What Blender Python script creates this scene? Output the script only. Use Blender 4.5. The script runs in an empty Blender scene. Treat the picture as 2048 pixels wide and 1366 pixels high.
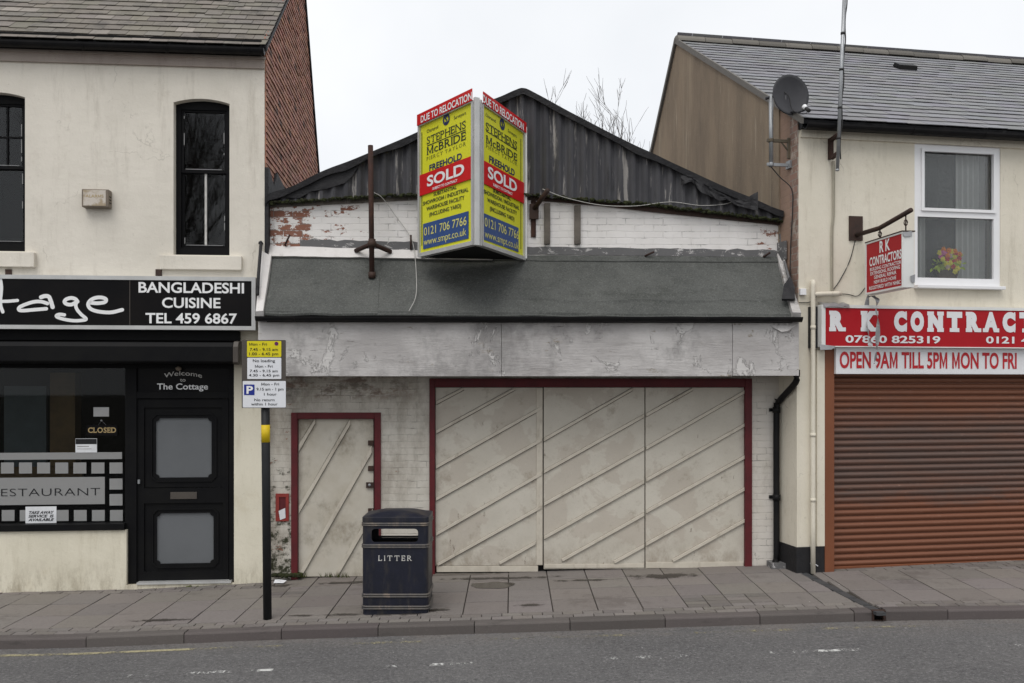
import bpy, bmesh, math, random
from mathutils import Vector, noise as mnoise
R = math.radians
sc = bpy.context.scene
col = sc.collection
rnd = random.Random(11)

# ------------------------------------------------------------------ camera
F, CX, HY, EYE = 1780.0, 1024.0, 770.0, 2.23
cam = bpy.data.objects.new('camera', bpy.data.cameras.new('camera'))
col.objects.link(cam)
cam.location = (0, 0, EYE)
cam.rotation_euler = (R(90), 0, 0)
cam.data.sensor_width = 36
cam.data.lens = 36 * F / 2048
cam.data.shift_y = (HY - 683) / 2048
cam.data.clip_end = 1000
sc.camera = cam
# ------------------------------------------------------------------ sky and sun (overcast)
SUN_EL, SUN_AZ = 58, 200          # azimuth from +Y clockwise: behind the camera, a little to its left
w = bpy.data.worlds.new('World'); sc.world = w; w.use_nodes = True
wn = w.node_tree; wn.nodes.clear()
def wnode(t): return wn.nodes.new(t)
wo = wnode('ShaderNodeOutputWorld'); wm = wnode('ShaderNodeMixShader')
b1 = wnode('ShaderNodeBackground'); b2 = wnode('ShaderNodeBackground')
sk = wnode('ShaderNodeTexSky'); sk.sky_type = 'NISHITA'; sk.sun_disc = False
sk.sun_elevation = R(SUN_EL); sk.sun_rotation = R(SUN_AZ)
wn.links.new(sk.outputs[0], b1.inputs[0]); b1.inputs[1].default_value = .1
tc = wnode('ShaderNodeTexCoord'); nz = wnode('ShaderNodeTexNoise'); cr = wnode('ShaderNodeValToRGB')
nz.inputs['Scale'].default_value = 2.2; nz.inputs['Detail'].default_value = 5
wn.links.new(tc.outputs['Generated'], nz.inputs['Vector']); wn.links.new(nz.outputs['Fac'], cr.inputs[0])
cr.color_ramp.elements[0].position = .3; cr.color_ramp.elements[0].color = (.76, .785, .815, 1)
cr.color_ramp.elements[1].position = .7; cr.color_ramp.elements[1].color = (.95, .955, .965, 1)
wn.links.new(cr.outputs[0], b2.inputs[0]); b2.inputs[1].default_value = .95
wm.inputs[0].default_value = .93
wn.links.new(b1.outputs[0], wm.inputs[1]); wn.links.new(b2.outputs[0], wm.inputs[2]); wn.links.new(wm.outputs[0], wo.inputs[0])
sun = bpy.data.objects.new('sun', bpy.data.lights.new('sun', 'SUN')); col.objects.link(sun)
sun.data.energy = 1.35; sun.data.angle = R(40); sun.data.color = (1, .97, .93)
_d = Vector((math.sin(R(SUN_AZ)) * math.cos(R(SUN_EL)), math.cos(R(SUN_AZ)) * math.cos(R(SUN_EL)), math.sin(R(SUN_EL))))
sun.rotation_euler = _d.to_track_quat('Z', 'Y').to_euler()
sun.location = (0, -5, 15)
sc.view_settings.view_transform = 'Standard'; sc.view_settings.look = 'None'
sc.view_settings.exposure = 0.27; sc.view_settings.gamma = 1

# ------------------------------------------------------------------ materials
class G:
    def __init__(s, name, rough=.8, metal=0, spec=.3):
        s.m = bpy.data.materials.new(name); s.m.use_nodes = True
        s.nt = s.m.node_tree; s.b = s.nt.nodes['Principled BSDF']; s.out = s.nt.nodes['Material Output']
        s.b.inputs['Roughness'].default_value = rough; s.b.inputs['Metallic'].default_value = metal
        s.b.inputs['Specular IOR Level'].default_value = spec
        s.tc = s.nt.nodes.new('ShaderNodeTexCoord'); s.o = s.tc.outputs['Object']
    def put(s, sock, v):
        if isinstance(v, bpy.types.NodeSocket): s.nt.links.new(v, sock)
        elif isinstance(v, (tuple, list)) and len(v) == 3 and sock.type == 'RGBA': sock.default_value = (*v, 1)
        else: sock.default_value = v
    def vec(s, sx=1, sy=1, sz=1, off=(0, 0, 0)):
        n = s.nt.nodes.new('ShaderNodeMapping'); s.put(n.inputs['Vector'], s.o)
        n.inputs['Scale'].default_value = (sx, sy, sz); n.inputs['Location'].default_value = off
        return n.outputs[0]
    def noise(s, scale, detail=5, rough=.6, st=(1, 1, 1), off=(0, 0, 0), dist=0):
        n = s.nt.nodes.new('ShaderNodeTexNoise'); s.put(n.inputs['Vector'], s.vec(*st, off))
        n.inputs['Scale'].default_value = scale; n.inputs['Detail'].default_value = detail
        n.inputs['Roughness'].default_value = rough; n.inputs['Distortion'].default_value = dist
        return n.outputs['Fac']
    def voro(s, scale, st=(1, 1, 1), feature='F1', out='Distance'):
        n = s.nt.nodes.new('ShaderNodeTexVoronoi'); n.feature = feature; s.put(n.inputs['Vector'], s.vec(*st))
        n.inputs['Scale'].default_value = scale
        return n.outputs[out]
    def ramp(s, f, a, b, lo=0, hi=1):
        n = s.nt.nodes.new('ShaderNodeMapRange'); n.interpolation_type = 'SMOOTHSTEP'
        s.put(n.inputs['Value'], f); n.inputs['From Min'].default_value = a; n.inputs['From Max'].default_value = b
        n.inputs['To Min'].default_value = lo; n.inputs['To Max'].default_value = hi
        return n.outputs[0]
    def math(s, op, a, b=0):
        n = s.nt.nodes.new('ShaderNodeMath'); n.operation = op; s.put(n.inputs[0], a); s.put(n.inputs[1], b)
        return n.outputs[0]
    def mix(s, f, a, b, mode='MIX'):
        n = s.nt.nodes.new('ShaderNodeMix'); n.data_type = 'RGBA'; n.blend_type = mode
        s.put(n.inputs[0], f); s.put(n.inputs[6], a); s.put(n.inputs[7], b)
        return n.outputs[2]
    def axis(s, i):
        n = s.nt.nodes.new('ShaderNodeSeparateXYZ'); s.put(n.inputs[0], s.o); return n.outputs[i]
    def attr(s, name='tint'):
        n = s.nt.nodes.new('ShaderNodeAttribute'); n.attribute_name = name; return n.outputs['Color']
    def bump(s, h, strength=.4, dist=.01, prev=None):
        n = s.nt.nodes.new('ShaderNodeBump'); n.inputs['Strength'].default_value = strength
        n.inputs['Distance'].default_value = dist; s.put(n.inputs['Height'], h)
        if prev is not None: s.put(n.inputs['Normal'], prev)
        s.put(s.b.inputs['Normal'], n.outputs[0]); return n.outputs[0]
    def color(s, c): s.put(s.b.inputs['Base Color'], c); return s
    def rough(s, r): s.put(s.b.inputs['Roughness'], r); return s
    def brick(s, axis=0, w=.225, h=.078, mortar=.006, c1=(1, 1, 1), c2=(1, 1, 1), cm=(0, 0, 0), smooth=.35, warp=.014):
        sx = s.nt.nodes.new('ShaderNodeSeparateXYZ'); s.put(sx.inputs[0], s.o)
        cb = s.nt.nodes.new('ShaderNodeCombineXYZ')
        wob = s.math('MULTIPLY', s.math('SUBTRACT', s.noise(3, 2), .5), warp * 2)
        wob2 = s.math('MULTIPLY', s.math('SUBTRACT', s.noise(9, 2, off=(5, 5, 5)), .5), warp * 1.4)
        s.put(cb.inputs[0], s.math('ADD', sx.outputs[axis], wob2))
        s.put(cb.inputs[1], s.math('ADD', sx.outputs[2], wob))
        n = s.nt.nodes.new('ShaderNodeTexBrick'); s.put(n.inputs['Vector'], cb.outputs[0])
        n.inputs['Scale'].default_value = 1; n.inputs['Brick Width'].default_value = w
        n.inputs['Row Height'].default_value = h; n.inputs['Mortar Size'].default_value = mortar
        n.inputs['Mortar Smooth'].default_value = smooth; n.inputs['Bias'].default_value = 0
        s.put(n.inputs['Color1'], c1); s.put(n.inputs['Color2'], c2); s.put(n.inputs['Mortar'], cm)
        return n.outputs['Color'], n.outputs['Fac']

MATS = {}
def mk(name, c, c2=None, dirt=None, rough=.8, metal=0, scale=4, damt=(.55, .75), dmax=.7, st=(1, 1, 1), dst=(1, 1, .3), bump=.2, bscale=60, bdist=.004, spec=.3, off=(0, 0, 0)):
    g = G(name, rough, metal, spec)
    c2 = c2 or tuple(x * .82 for x in c)
    k = g.mix(g.ramp(g.noise(scale, 6, .65, st, off), .3, .7), c, c2)
    if dirt:
        k = g.mix(g.ramp(g.noise(scale * .7, 8, .7, dst, (3 + off[0], 1, 7)), *damt, 0, dmax), k, dirt)
    g.color(k)
    if bump: g.bump(g.noise(bscale, 4, .7), bump, bdist)
    MATS[name] = g.m
    return g
def M_(n): return MATS[n]

# renders / paints
def plaster(name, c, c2, dirt, cracks=.5, zbase=None):
    g = G(name, .88, 0, .2)
    k = g.mix(g.ramp(g.noise(1.1, 6, .6), .35, .7), c, c2)
    k = g.mix(g.ramp(g.noise(2.2, 8, .78, (1.8, 1, .28), (4, 0, 1)), .50, .72, 0, .5), k, dirt)
    k = g.mix(g.ramp(g.noise(1.5, 8, .78, (1, 1, 1), (14, 3, 1)), .56, .70, 0, .4), k, tuple(x * 1.25 for x in dirt))
    k = g.mix(g.ramp(g.noise(18, 5, .8), .60, .68, 0, .45), k, dirt)
    k = g.mix(g.ramp(g.noise(7, 6, .8, off=(3, 9, 1)), .64, .67, 0, .5), k, tuple(min(.8, x * 1.12) for x in c))
    if zbase is not None:
        k = g.mix(g.math('MULTIPLY', g.ramp(g.axis(2), zbase, zbase + .45, 1, 0), g.ramp(g.noise(4, 8, .8, (1.6, 1, .5), (2, 2, 8)), .40, .66, 0, .6)), k, (.22, .18, .12))
    wv = g.nt.nodes.new('ShaderNodeTexVoronoi'); wv.feature = 'DISTANCE_TO_EDGE'; wv.inputs['Scale'].default_value = .8
    dn = g.nt.nodes.new('ShaderNodeTexNoise'); dn.inputs['Scale'].default_value = 3; dn.inputs['Detail'].default_value = 8
    g.put(dn.inputs['Vector'], g.o)
    mx = g.mix(.3, g.o, dn.outputs['Color']); g.put(wv.inputs['Vector'], mx)
    crack = g.math('MULTIPLY', g.ramp(wv.outputs['Distance'], .0008, .003, 1, 0), g.ramp(g.noise(2.3, 4, off=(9, 2, 2)), .50, .62, 0, cracks))
    k = g.mix(crack, k, tuple(x * .7 for x in dirt))
    g.color(k)
    n1 = g.bump(g.noise(9, 6, .6), .3, .02); g.bump(g.noise(80, 4, .8), .4, .004, n1)
    MATS[name] = g.m
plaster('cream_render', (.72, .675, .595), (.64, .60, .525), (.40, .36, .30), .3)
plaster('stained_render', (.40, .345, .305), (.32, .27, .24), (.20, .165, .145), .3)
plaster('yellow_cream_render', (.71, .665, .545), (.635, .595, .48), (.40, .35, .25), .15, -.12)
plaster('pale_yellow_render', (.72, .67, .565), (.645, .60, .495), (.38, .335, .26), .5, .05)
g = G('brown_render', .92, 0, .15)
k = g.mix(g.ramp(g.noise(1.5, 7, .7, (1, 1, .25)), .35, .65), (.275, .215, .155), (.20, .158, .118))
k = g.mix(g.ramp(g.noise(2.0, 8, .75, (1, 1.8, .12), (3, 8, 1)), .54, .68, 0, .6), k, (.33, .275, .205))
k = g.mix(g.ramp(g.noise(1.6, 7, .75, (1, 1.4, .22), (1, 3, 2)), .54, .70, 0, .6), k, (.115, .098, .082))
k = g.mix(g.ramp(g.noise(5, 7, .75, (1, 2.2, .12), (9, 3, 5)), .60, .66, 0, .5), k, (.42, .36, .28))
k = g.mix(g.ramp(g.noise(30, 4, .75, (1, 1, .6)), .6, .7, 0, .6), k, (.36, .29, .20))
g.color(k); g.bump(g.noise(60, 5, .8), .5, .01); MATS['brown_render'] = g.m

def painted_brick(name, paint, paint2, peel_lo, peel_hi, left, grime, axis=0, moss=0., h=.078, wn_=.225):
    g = G(name, .8, 0, .25)
    per, fac = g.brick(axis, w=wn_, h=h, c1=(0, 0, 0), c2=(1, 1, 1), cm=(.5, .5, .5))
    per = g.math('MULTIPLY', per, 1.0)
    p = g.mix(g.ramp(g.noise(2.5, 6, .65), .3, .7), paint, paint2)
    p = g.mix(g.math('MULTIPLY', fac, g.ramp(g.noise(4, 5, .7, off=(2, 2, 2)), .48, .68, .03, .85)), p, tuple(x * .36 for x in paint))
    p = g.mix(g.ramp(g.noise(1.8, 8, .75, (1, 1, .5), (6, 6, 1)), grime, grime + .2, 0, .7), p, (.30, .265, .22))
    p = g.mix(g.ramp(g.noise(22, 4, .7), .68, .74, 0, .6), p, (.25, .20, .17))
    red = g.mix(per, (.34, .125, .075), (.20, .085, .06)); red = g.mix(g.noise(30, 4), red, (.26, .13, .09))
    red = g.mix(g.math('MULTIPLY', fac, .85), red, (.22, .19, .17))
    mk_ = g.math('ADD', g.noise(9, 6, .72, (.7, 1, 1.3)), g.math('MULTIPLY', g.math('SUBTRACT', per, .5), .13))
    lf = g.ramp(g.axis(axis), left[0], left[1], left[2], 0)
    if len(left) > 3: lf = g.math('ADD', lf, g.ramp(g.axis(axis), left[3], left[4], 0, left[5]))
    peel = g.ramp(g.math('ADD', mk_, lf), peel_lo, peel_hi)
    k = g.mix(peel, p, red)
    if moss and len(moss) > 3:
        lu = g.ramp(g.axis(axis), -2.75, -2.15, 1, 0)
        st_ = g.math('MULTIPLY', lu, g.ramp(g.axis(2), 1.85, 2.3))
        k = g.mix(g.math('MULTIPLY', st_, g.ramp(g.noise(4, 8, .75, off=(3, 3, 7)), .40, .60)), k, (.035, .032, .026))
        up = g.math('MULTIPLY', g.ramp(g.axis(axis), -1.5, -.9, 1, 0), g.ramp(g.axis(2), 2.0, 2.15))
        k = g.mix(g.math('MULTIPLY', up, g.ramp(g.noise(4.5, 8, .75, (1, 1, 2.2), (8, 3, 7)), .44, .60, 0, .85)), k, g.mix(per, (.20, .12, .09), (.16, .14, .115)))
    if moss:
        z = g.ramp(g.axis(2), moss[0], moss[1], moss[2], 0)
        if len(moss) > 3: z = g.math('MULTIPLY', z, g.ramp(g.axis(axis), -2.5, -1.9, 1, 0))
        ms = g.ramp(g.math('ADD', g.noise(7, 8, .75, off=(1, 9, 4)), z), .62, .74)
        k = g.mix(ms, k, g.mix(g.noise(35, 3), (.045, .05, .02), (.02, .018, .014)))
    g.color(k)
    hgt = g.math('SUBTRACT', 1, g.math('ADD', fac, g.math('MULTIPLY', peel, .3)))
    n1 = g.bump(hgt, .55, .008); g.bump(g.noise(70, 4, .7), .35, .004, n1)
    MATS[name] = g.m
painted_brick('white_brick', (.79, .765, .745), (.71, .685, .66), .70, .715, (-2.85, -1.0, .22, 2.75, 3.2, .2), .58)
painted_brick('grimy_brick', (.61, .58, .52), (.50, .465, .405), .72, .735, (-2.95, -1.9, .09), .44, moss=(-.15, 2.6, .17, 1))
painted_brick('pale_brick', (.64, .60, .55), (.58, .54, .48), .78, .80, (-9, -8, 0), .53, moss=(-.2, .6, .10))
g = G('exposed_brick', .9, 0, .2)
cc, fac = g.brick(1, c1=(.30, .185, .145), c2=(.21, .14, .11), cm=(.27, .24, .21), warp=.012)
k = g.mix(g.ramp(g.noise(7, 6, .75, (1, 1, .6)), .5, .64, 0, .75), cc, (.46, .40, .34))
k = g.mix(g.ramp(g.axis(1), .16, .20), k, g.mix(g.noise(5, 5), (.36, .235, .175), (.26, .185, .14)))
k = g.mix(g.ramp(g.noise(3, 6, .7, (1, 1, .4), (2, 7, 1)), .55, .75, 0, .6), k, (.13, .11, .09))
g.color(k); g.bump(g.math('SUBTRACT', 1, fac), .5, .008); MATS['exposed_brick'] = g.m

# slates / tiles: tint attribute gives every slate its own shade
def tiled(name, c, c2, dirt, rough=.75, damt=(.55, .72), spec=.35, gum=False):
    g = G(name, rough, 0, spec)
    k = g.mix(g.noise(6, 6, .7), c, c2)
    k = g.mix(g.ramp(g.noise(3.5, 8, .75, off=(7, 1, 2)), *damt, 0, .7), k, dirt)
    k = g.mix(g.ramp(g.noise(45, 3, .7), .67, .73, 0, .5), k, tuple(min(1, x * 1.8) for x in c))
    if gum:
        k = g.mix(g.ramp(g.noise(30, 4, .95, off=(1, 2, 3)), .52, .66, 0, .5), k, tuple(x * .55 for x in c))
        k = g.mix(g.math('MULTIPLY', g.ramp(g.voro(4.2), .035, .055, 1, 0), .5), k, (.09, .082, .076))
        k = g.mix(g.math('MULTIPLY', g.ramp(g.voro(2.6, (1.1, 1, 1)), .012, .028, 1, 0), .9), k, (.50, .49, .47))
        k = g.mix(g.ramp(g.noise(1.3, 8, .78, off=(5, 5, 2)), .54, .66, 0, .6), k, (.115, .10, .09))
    k = g.mix(1.0, k, g.attr(), 'MULTIPLY')
    g.color(k); g.bump(g.noise(50, 5, .7), .4, .005); MATS[name] = g.m
tiled('brown_slate', (.185, .165, .138), (.145, .130, .112), (.075, .068, .062), damt=(.50, .66))
tiled('grey_slate', (.225, .225, .235), (.19, .19, .20), (.13, .13, .135), damt=(.6, .8))
tiled('clay_tile', (.42, .215, .15), (.33, .165, .118), (.17, .10, .075))
tiled('ridge_clay', (.16, .145, .13), (.11, .105, .095), (.07, .065, .06))
tiled('paving_slab', (.215, .195, .181), (.182, .164, .152), (.125, .112, .104), damt=(.56, .74), spec=.2, gum=True)

mk('black_paint', (.007, .007, .008), (.010, .010, .010), (.035, .033, .03), rough=.45, scale=3, damt=(.6, .8), dmax=.3, bump=.1, spec=.07)
mk('gutter_black', (.009, .009, .010), (.015, .014, .014), (.10, .095, .09), rough=.45, scale=5, damt=(.62, .8), dmax=.4, bump=.1, spec=.12)
mk('black_tar', (.018, .018, .020), (.032, .031, .033), (.16, .155, .15), rough=.6, scale=5, damt=(.6, .7), dmax=.4, bump=.8, bscale=14, bdist=.02, spec=.2)
mk('silver_frame', (.55, .55, .54), (.47, .47, .46), (.25, .23, .19), rough=.4, metal=.35, damt=(.6, .8), dmax=.5, bump=0)
mk('white_frame', (.72, .72, .70), (.66, .66, .64), (.35, .33, .28), rough=.4, damt=(.6, .82), dmax=.5, bump=0)
mk('white_upvc', (.80, .80, .81), (.77, .77, .78), (.5, .49, .46), rough=.3, damt=(.62, .85), dmax=.3, bump=0, spec=.5)
mk('white_paper', (.74, .75, .77), rough=.7, bump=0)
mk('white_letter', (.80, .80, .80), (.76, .76, .76), rough=.5, bump=0)
mk('dull_white_letter', (.62, .61, .58), (.40, .39, .37), rough=.6, bump=0, scale=30)
mk('black_letter', (.012, .012, .014), rough=.5, bump=0)
mk('red_letter', (.50, .018, .025), rough=.5, bump=0)
mk('navy_letter', (.012, .022, .085), (.02, .03, .10), rough=.5, bump=0)
mk('green_black_letter', (.018, .03, .03), rough=.5, bump=0)
mk('yellow_letter', (.70, .66, .20), rough=.5, bump=0)
mk('gold_letter', (.42, .31, .15), rough=.5, bump=0)
mk('sign_black', (.005, .005, .006), (.009, .008, .008), rough=.25, bump=0, scale=1.5, spec=.08)
mk('sign_red', (.40, .013, .02), (.36, .012, .018), (.25, .05, .05), rough=.35, bump=0, scale=2, damt=(.6, .85), dmax=.3, spec=.12)
mk('sign_white', (.74, .74, .755), (.70, .70, .71), (.45, .44, .42), rough=.4, bump=0, scale=2, damt=(.6, .85), dmax=.35)
mk('board_yellow', (.68, .67, .028), (.64, .635, .026), (.50, .50, .06), rough=.4, bump=0, scale=1.5)
mk('board_red', (.56, .016, .018), (.52, .015, .017), rough=.4, bump=0, spec=.15)
mk('board_blue', (.028, .075, .23), (.025, .066, .21), rough=.4, bump=0)
mk('plate_yellow', (.66, .57, .012), (.62, .53, .01), rough=.4, bump=0)
mk('plate_white', (.70, .71, .74), (.67, .68, .71), (.45, .44, .42), rough=.4, bump=0, damt=(.62, .8), dmax=.4, scale=9)
mk('plate_blue', (.015, .03, .25), rough=.4, bump=0)
mk('plate_backing', (.075, .065, .055), (.065, .055, .048), rough=.5, bump=0)
mk('purple', (.12, .012, .10), rough=.5, bump=0)
mk('post_grey', (.014, .015, .017), (.02, .021, .022), (.06, .055, .05), rough=.5, damt=(.6, .8), dmax=.4, bump=.05, spec=.2)
mk('band_yellow', (.62, .44, .01), (.56, .40, .01), rough=.5, bump=0)
mk('oxblood_paint', (.115, .014, .018), (.082, .012, .015), (.05, .025, .02), rough=.55, scale=6, damt=(.56, .75), dmax=.7, bump=.3, bscale=40)
mk('dirty_cream_door', (.555, .52, .45), (.48, .44, .365), (.20, .165, .12), rough=.75, scale=2.6, damt=(.49, .68), dmax=.75, dst=(1, 1, .8), bump=.3, bscale=45)
g = G('cream_door', .72, 0, .25)
k = g.mix(g.ramp(g.noise(1.6, 6, .6), .3, .7), (.56, .525, .455), (.49, .455, .39))
k = g.mix(g.ramp(g.noise(1.3, 7, .6, off=(5, 1, 3), dist=.4), .53, .55, 0, .55), k, (.435, .385, .325))
k = g.mix(g.ramp(g.noise(3.0, 8, .78, off=(2, 1, 8)), .54, .68, 0, .6), k, (.30, .255, .20))
k = g.mix(g.ramp(g.noise(11, 5, .75, (1, 1, .35)), .645, .70, 0, .75), k, (.15, .115, .09))
k = g.mix(g.ramp(g.noise(34, 4, .9), .54, .68, 0, .35), k, (.36, .32, .26))
k = g.mix(g.math('MULTIPLY', g.ramp(g.axis(2), .05, .5, 1, 0), g.ramp(g.noise(5, 7, .75, (1, 1, .6)), .42, .66, 0, .6)), k, (.24, .19, .14))
g.color(k); g.bump(g.noise(40, 5, .7), .25, .004); MATS['cream_door'] = g.m
mk('batten', (.57, .525, .445), (.50, .455, .38), (.24, .20, .15), rough=.75, scale=7, damt=(.54, .72), dmax=.6, bump=.4, bscale=50)
g = G('weathered_board', .8, 0, .25)
k = g.mix(g.ramp(g.noise(1.3, 7, .65, (1, 1, 1.6)), .35, .65), (.56, .54, .525), (.42, .40, .39))
k = g.mix(g.ramp(g.noise(1.0, 8, .7, (1, 1, .9), (12, 4, 5)), .50, .66, 0, .75), k, (.22, .21, .205))
k = g.mix(g.ramp(g.noise(2.6, 9, .8, (.35, 1, 2.6), (2, 4, 5)), .50, .68, 0, .5), k, (.24, .225, .215))
k = g.mix(g.ramp(g.noise(2.2, 9, .78, (1, 1, .8), (8, 1, 3), .8), .575, .59, 0, .85), k, (.62, .60, .58))
k = g.mix(g.ramp(g.noise(4, 9, .8, (.6, 1, 1.6), (1, 1, 9)), .62, .64, 0, .85), k, (.27, .235, .19))
k = g.mix(g.ramp(g.noise(12, 5, .8, (.2, 1, 3)), .63, .70, 0, .85), k, (.085, .075, .068))
g.color(k)
n1 = g.bump(g.ramp(g.noise(2.2, 9, .78, (1, 1, .8), (8, 1, 3), .8), .575, .60), .8, .012)
g.bump(g.noise(16, 7, .8, (.3, 1, 2.5)), .8, .012, n1); MATS['weathered_board'] = g.m
g = G('mineral_felt', .95, 0, .15)
k = g.mix(g.ramp(g.noise(1.4, 7, .7), .35, .65), (.104, .107, .101), (.074, .077, .073))
k = g.mix(g.ramp(g.noise(2.2, 8, .75, (.8, 1, 1.6), (4, 4, 4)), .52, .68, 0, .65), k, (.055, .058, .052))
k = g.mix(g.ramp(g.noise(3.5, 8, .75, (1.6, 1, .3), (1, 4, 9)), .58, .70, 0, .45), k, (.15, .152, .14))
k = g.mix(g.ramp(g.noise(48, 4, .95), .50, .64, 0, .5), k, (.185, .19, .182))
k = g.mix(g.ramp(g.noise(52, 4, .95, off=(3, 1, 1)), .52, .66, 0, .7), k, (.03, .032, .029))
g.color(k); n1 = g.bump(g.noise(60, 4, .9), .8, .006)
g.bump(g.noise(2.5, 4, .6, (.5, 1, 3)), .5, .03, n1); MATS['mineral_felt'] = g.m
g = G('corrugated_black', .7, 0, .3)
k = g.mix(g.ramp(g.noise(2, 6, .65, (1, 1, .4)), .3, .7), (.042, .042, .047), (.075, .074, .08))
k = g.mix(g.ramp(g.noise(3.4, 6, .72, (3.2, 1, .26), (3, 1, 1)), .555, .64, 0, .85), k, (.34, .32, .30))
k = g.mix(g.ramp(g.noise(4, 6, .7, (2.4, 1, .5), (8, 2, 1)), .6, .75, 0, .7), k, (.025, .024, .025))
g.color(k); g.bump(g.noise(40, 4, .7), .3, .004); MATS['corrugated_black'] = g.m
mk('white_trim', (.66, .635, .62), (.60, .575, .555), (.25, .22, .20), rough=.7, scale=5, damt=(.56, .72), dmax=.65, bump=.6, bscale=18, bdist=.008)
g = G('peeling_lead', .7, 0, .3)
k = g.mix(g.noise(4, 5), (.105, .103, .105), (.15, .148, .15))
k = g.mix(g.ramp(g.noise(9, 8, .8, (.6, 1, 1.2), dist=.5), .56, .60, 0, .9), k, (.56, .54, .53))
g.color(k); g.bump(g.noise(12, 6, .75), .6, .008); MATS['peeling_lead'] = g.m
mk('old_timber', (.16, .14, .12), (.09, .08, .07), (.36, .34, .31), rough=.85, scale=6, dst=(2, 1, .3), damt=(.55, .68), dmax=.7, bump=.6, bscale=35, bdist=.006)
mk('rust', (.052, .024, .018), (.032, .018, .015), (.11, .05, .03), rough=.85, scale=9, damt=(.55, .7), dmax=.7, bump=.5, bscale=60)
mk('dark_rust', (.035, .022, .018), (.055, .03, .022), (.10, .05, .03), rough=.7, scale=9, damt=(.6, .75), dmax=.6, bump=.4)
mk('galvanised', (.36, .37, .38), (.28, .29, .30), (.20, .18, .15), rough=.45, metal=.6, scale=9, damt=(.6, .75), dmax=.6, bump=.1)
mk('olive_steel', (.12, .10, .07), (.09, .075, .055), (.16, .09, .05), rough=.6, scale=9, bump=.2)
mk('dish_black', (.035, .035, .04), (.045, .045, .05), (.09, .09, .09), rough=.5, scale=5, damt=(.6, .8), dmax=.4, bump=0)
mk('grey_plastic', (.32, .32, .32), rough=.5, bump=0)
mk('cable_grey', (.20, .19, .17), (.14, .13, .12), rough=.7, bump=0)
mk('old_conduit', (.40, .37, .29), (.33, .30, .24), (.2, .18, .15), rough=.7, bump=0, scale=9)
mk('drain_iron', (.05, .052, .055), (.07, .07, .072), (.12, .11, .10), rough=.6, scale=8, spec=.2)
mk('cable_black', (.025, .024, .024), rough=.6, bump=0)
mk('cable_white', (.50, .49, .46), (.38, .37, .35), rough=.6, bump=0)
mk('plinth_black', (.012, .012, .014), (.02, .019, .02), (.10, .085, .07), rough=.65, scale=5, damt=(.6, .8), dmax=.6, bump=.6, bscale=25, bdist=.01)
mk('brown_frame', (.20, .070, .032), (.17, .060, .028), (.09, .04, .025), rough=.5, scale=2, damt=(.6, .85), dmax=.5, bump=0)
g = G('shutter_brown', .42, .15, .4)
k = g.mix(g.noise(1.5, 5, .6, (.3, 1, 1)), (.205, .080, .042), (.155, .062, .035))
zz = g.math('ADD', g.axis(2), g.math('MULTIPLY', g.math('SUBTRACT', g.noise(2.2, 5, .7, (.6, 1, 2)), .5), .7))
band = g.math('MULTIPLY', g.ramp(zz, .74, .98), g.ramp(zz, 1.6, 2.15, 1, 0))
k = g.mix(g.math('MULTIPLY', band, g.ramp(g.noise(3, 6, .7, (.35, 1, 3)), .25, .65, .45, .85)), k, (.10, .073, .063))
k = g.mix(g.ramp(g.noise(30, 3, .8, (.3, 1, 1)), .62, .75, 0, .5), k, (.33, .20, .15))
g.color(k); MATS['shutter_brown'] = g.m
mk('bin_navy', (.013, .0145, .026), (.010, .0112, .019), (.05, .044, .038), rough=.42, scale=6, damt=(.48, .68), dmax=.75, bump=.25, spec=.3)
mk('bin_rib', (.06, .058, .062), (.10, .09, .078), (.22, .17, .13), rough=.5, scale=12, damt=(.5, .66), dmax=.75, bump=.3)
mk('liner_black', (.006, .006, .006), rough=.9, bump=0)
g = G('asphalt', .9, 0, .2)
k = g.mix(g.ramp(g.noise(.7, 7, .7), .32, .68), (.135, .131, .130), (.105, .102, .103))
k = g.mix(g.ramp(g.noise(1.6, 7, .75, (.18, 1, 1), (3, 3, 1)), .5, .66, 0, .5), k, (.085, .083, .084))
k = g.mix(g.math('MULTIPLY', g.ramp(g.axis(1), 7.9, 8.6), g.ramp(g.noise(3, 7, .75, (.5, 1, 1), (3, 7, 2)), .35, .6, 0, .75)), k, (.175, .155, .14))
k = g.mix(g.ramp(g.noise(34, 4, .95), .50, .62, 0, .7), k, (.25, .243, .24))
k = g.mix(g.ramp(g.noise(30, 4, .95, off=(4, 4, 1)), .52, .64, 0, .75), k, (.045, .044, .046))
k = g.mix(g.ramp(g.noise(2.4, 6, .8, (1, 1, 1), (8, 3, 4)), .66, .70, 0, .55), k, (.06, .058, .058))
sp = g.ramp(g.voro(3.0), .012, .03, 1, 0)
k = g.mix(g.math('MULTIPLY', sp, .8), k, (.58, .57, .55))
g.color(k); g.bump(g.noise(40, 5, .9), .8, .012); MATS['asphalt'] = g.m
g = G('kerb_stone', .85, 0, .25)
k = g.mix(g.noise(2, 6, .7), (.112, .097, .092), (.088, .077, .073))
k = g.mix(g.ramp(g.noise(60, 3, .8), .55, .75, 0, .5), k, (.17, .15, .14))
k = g.mix(g.ramp(g.noise(3.5, 7, .75, (.5, 1, 2), (5, 1, 1)), .54, .72, 0, .7), k, (.05, .046, .043))
k = g.mix(1, k, g.attr(), 'MULTIPLY')
g.color(k); g.bump(g.noise(60, 4, .75), .5, .006); MATS['kerb_stone'] = g.m
mk('joint_dirt_and_shade', (.055, .046, .038), (.035, .03, .025), (.04, .045, .02), rough=.95, scale=4, bump=.4)
mk('soil', (.10, .09, .075), (.07, .065, .055), rough=.95, bump=.4)
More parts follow.
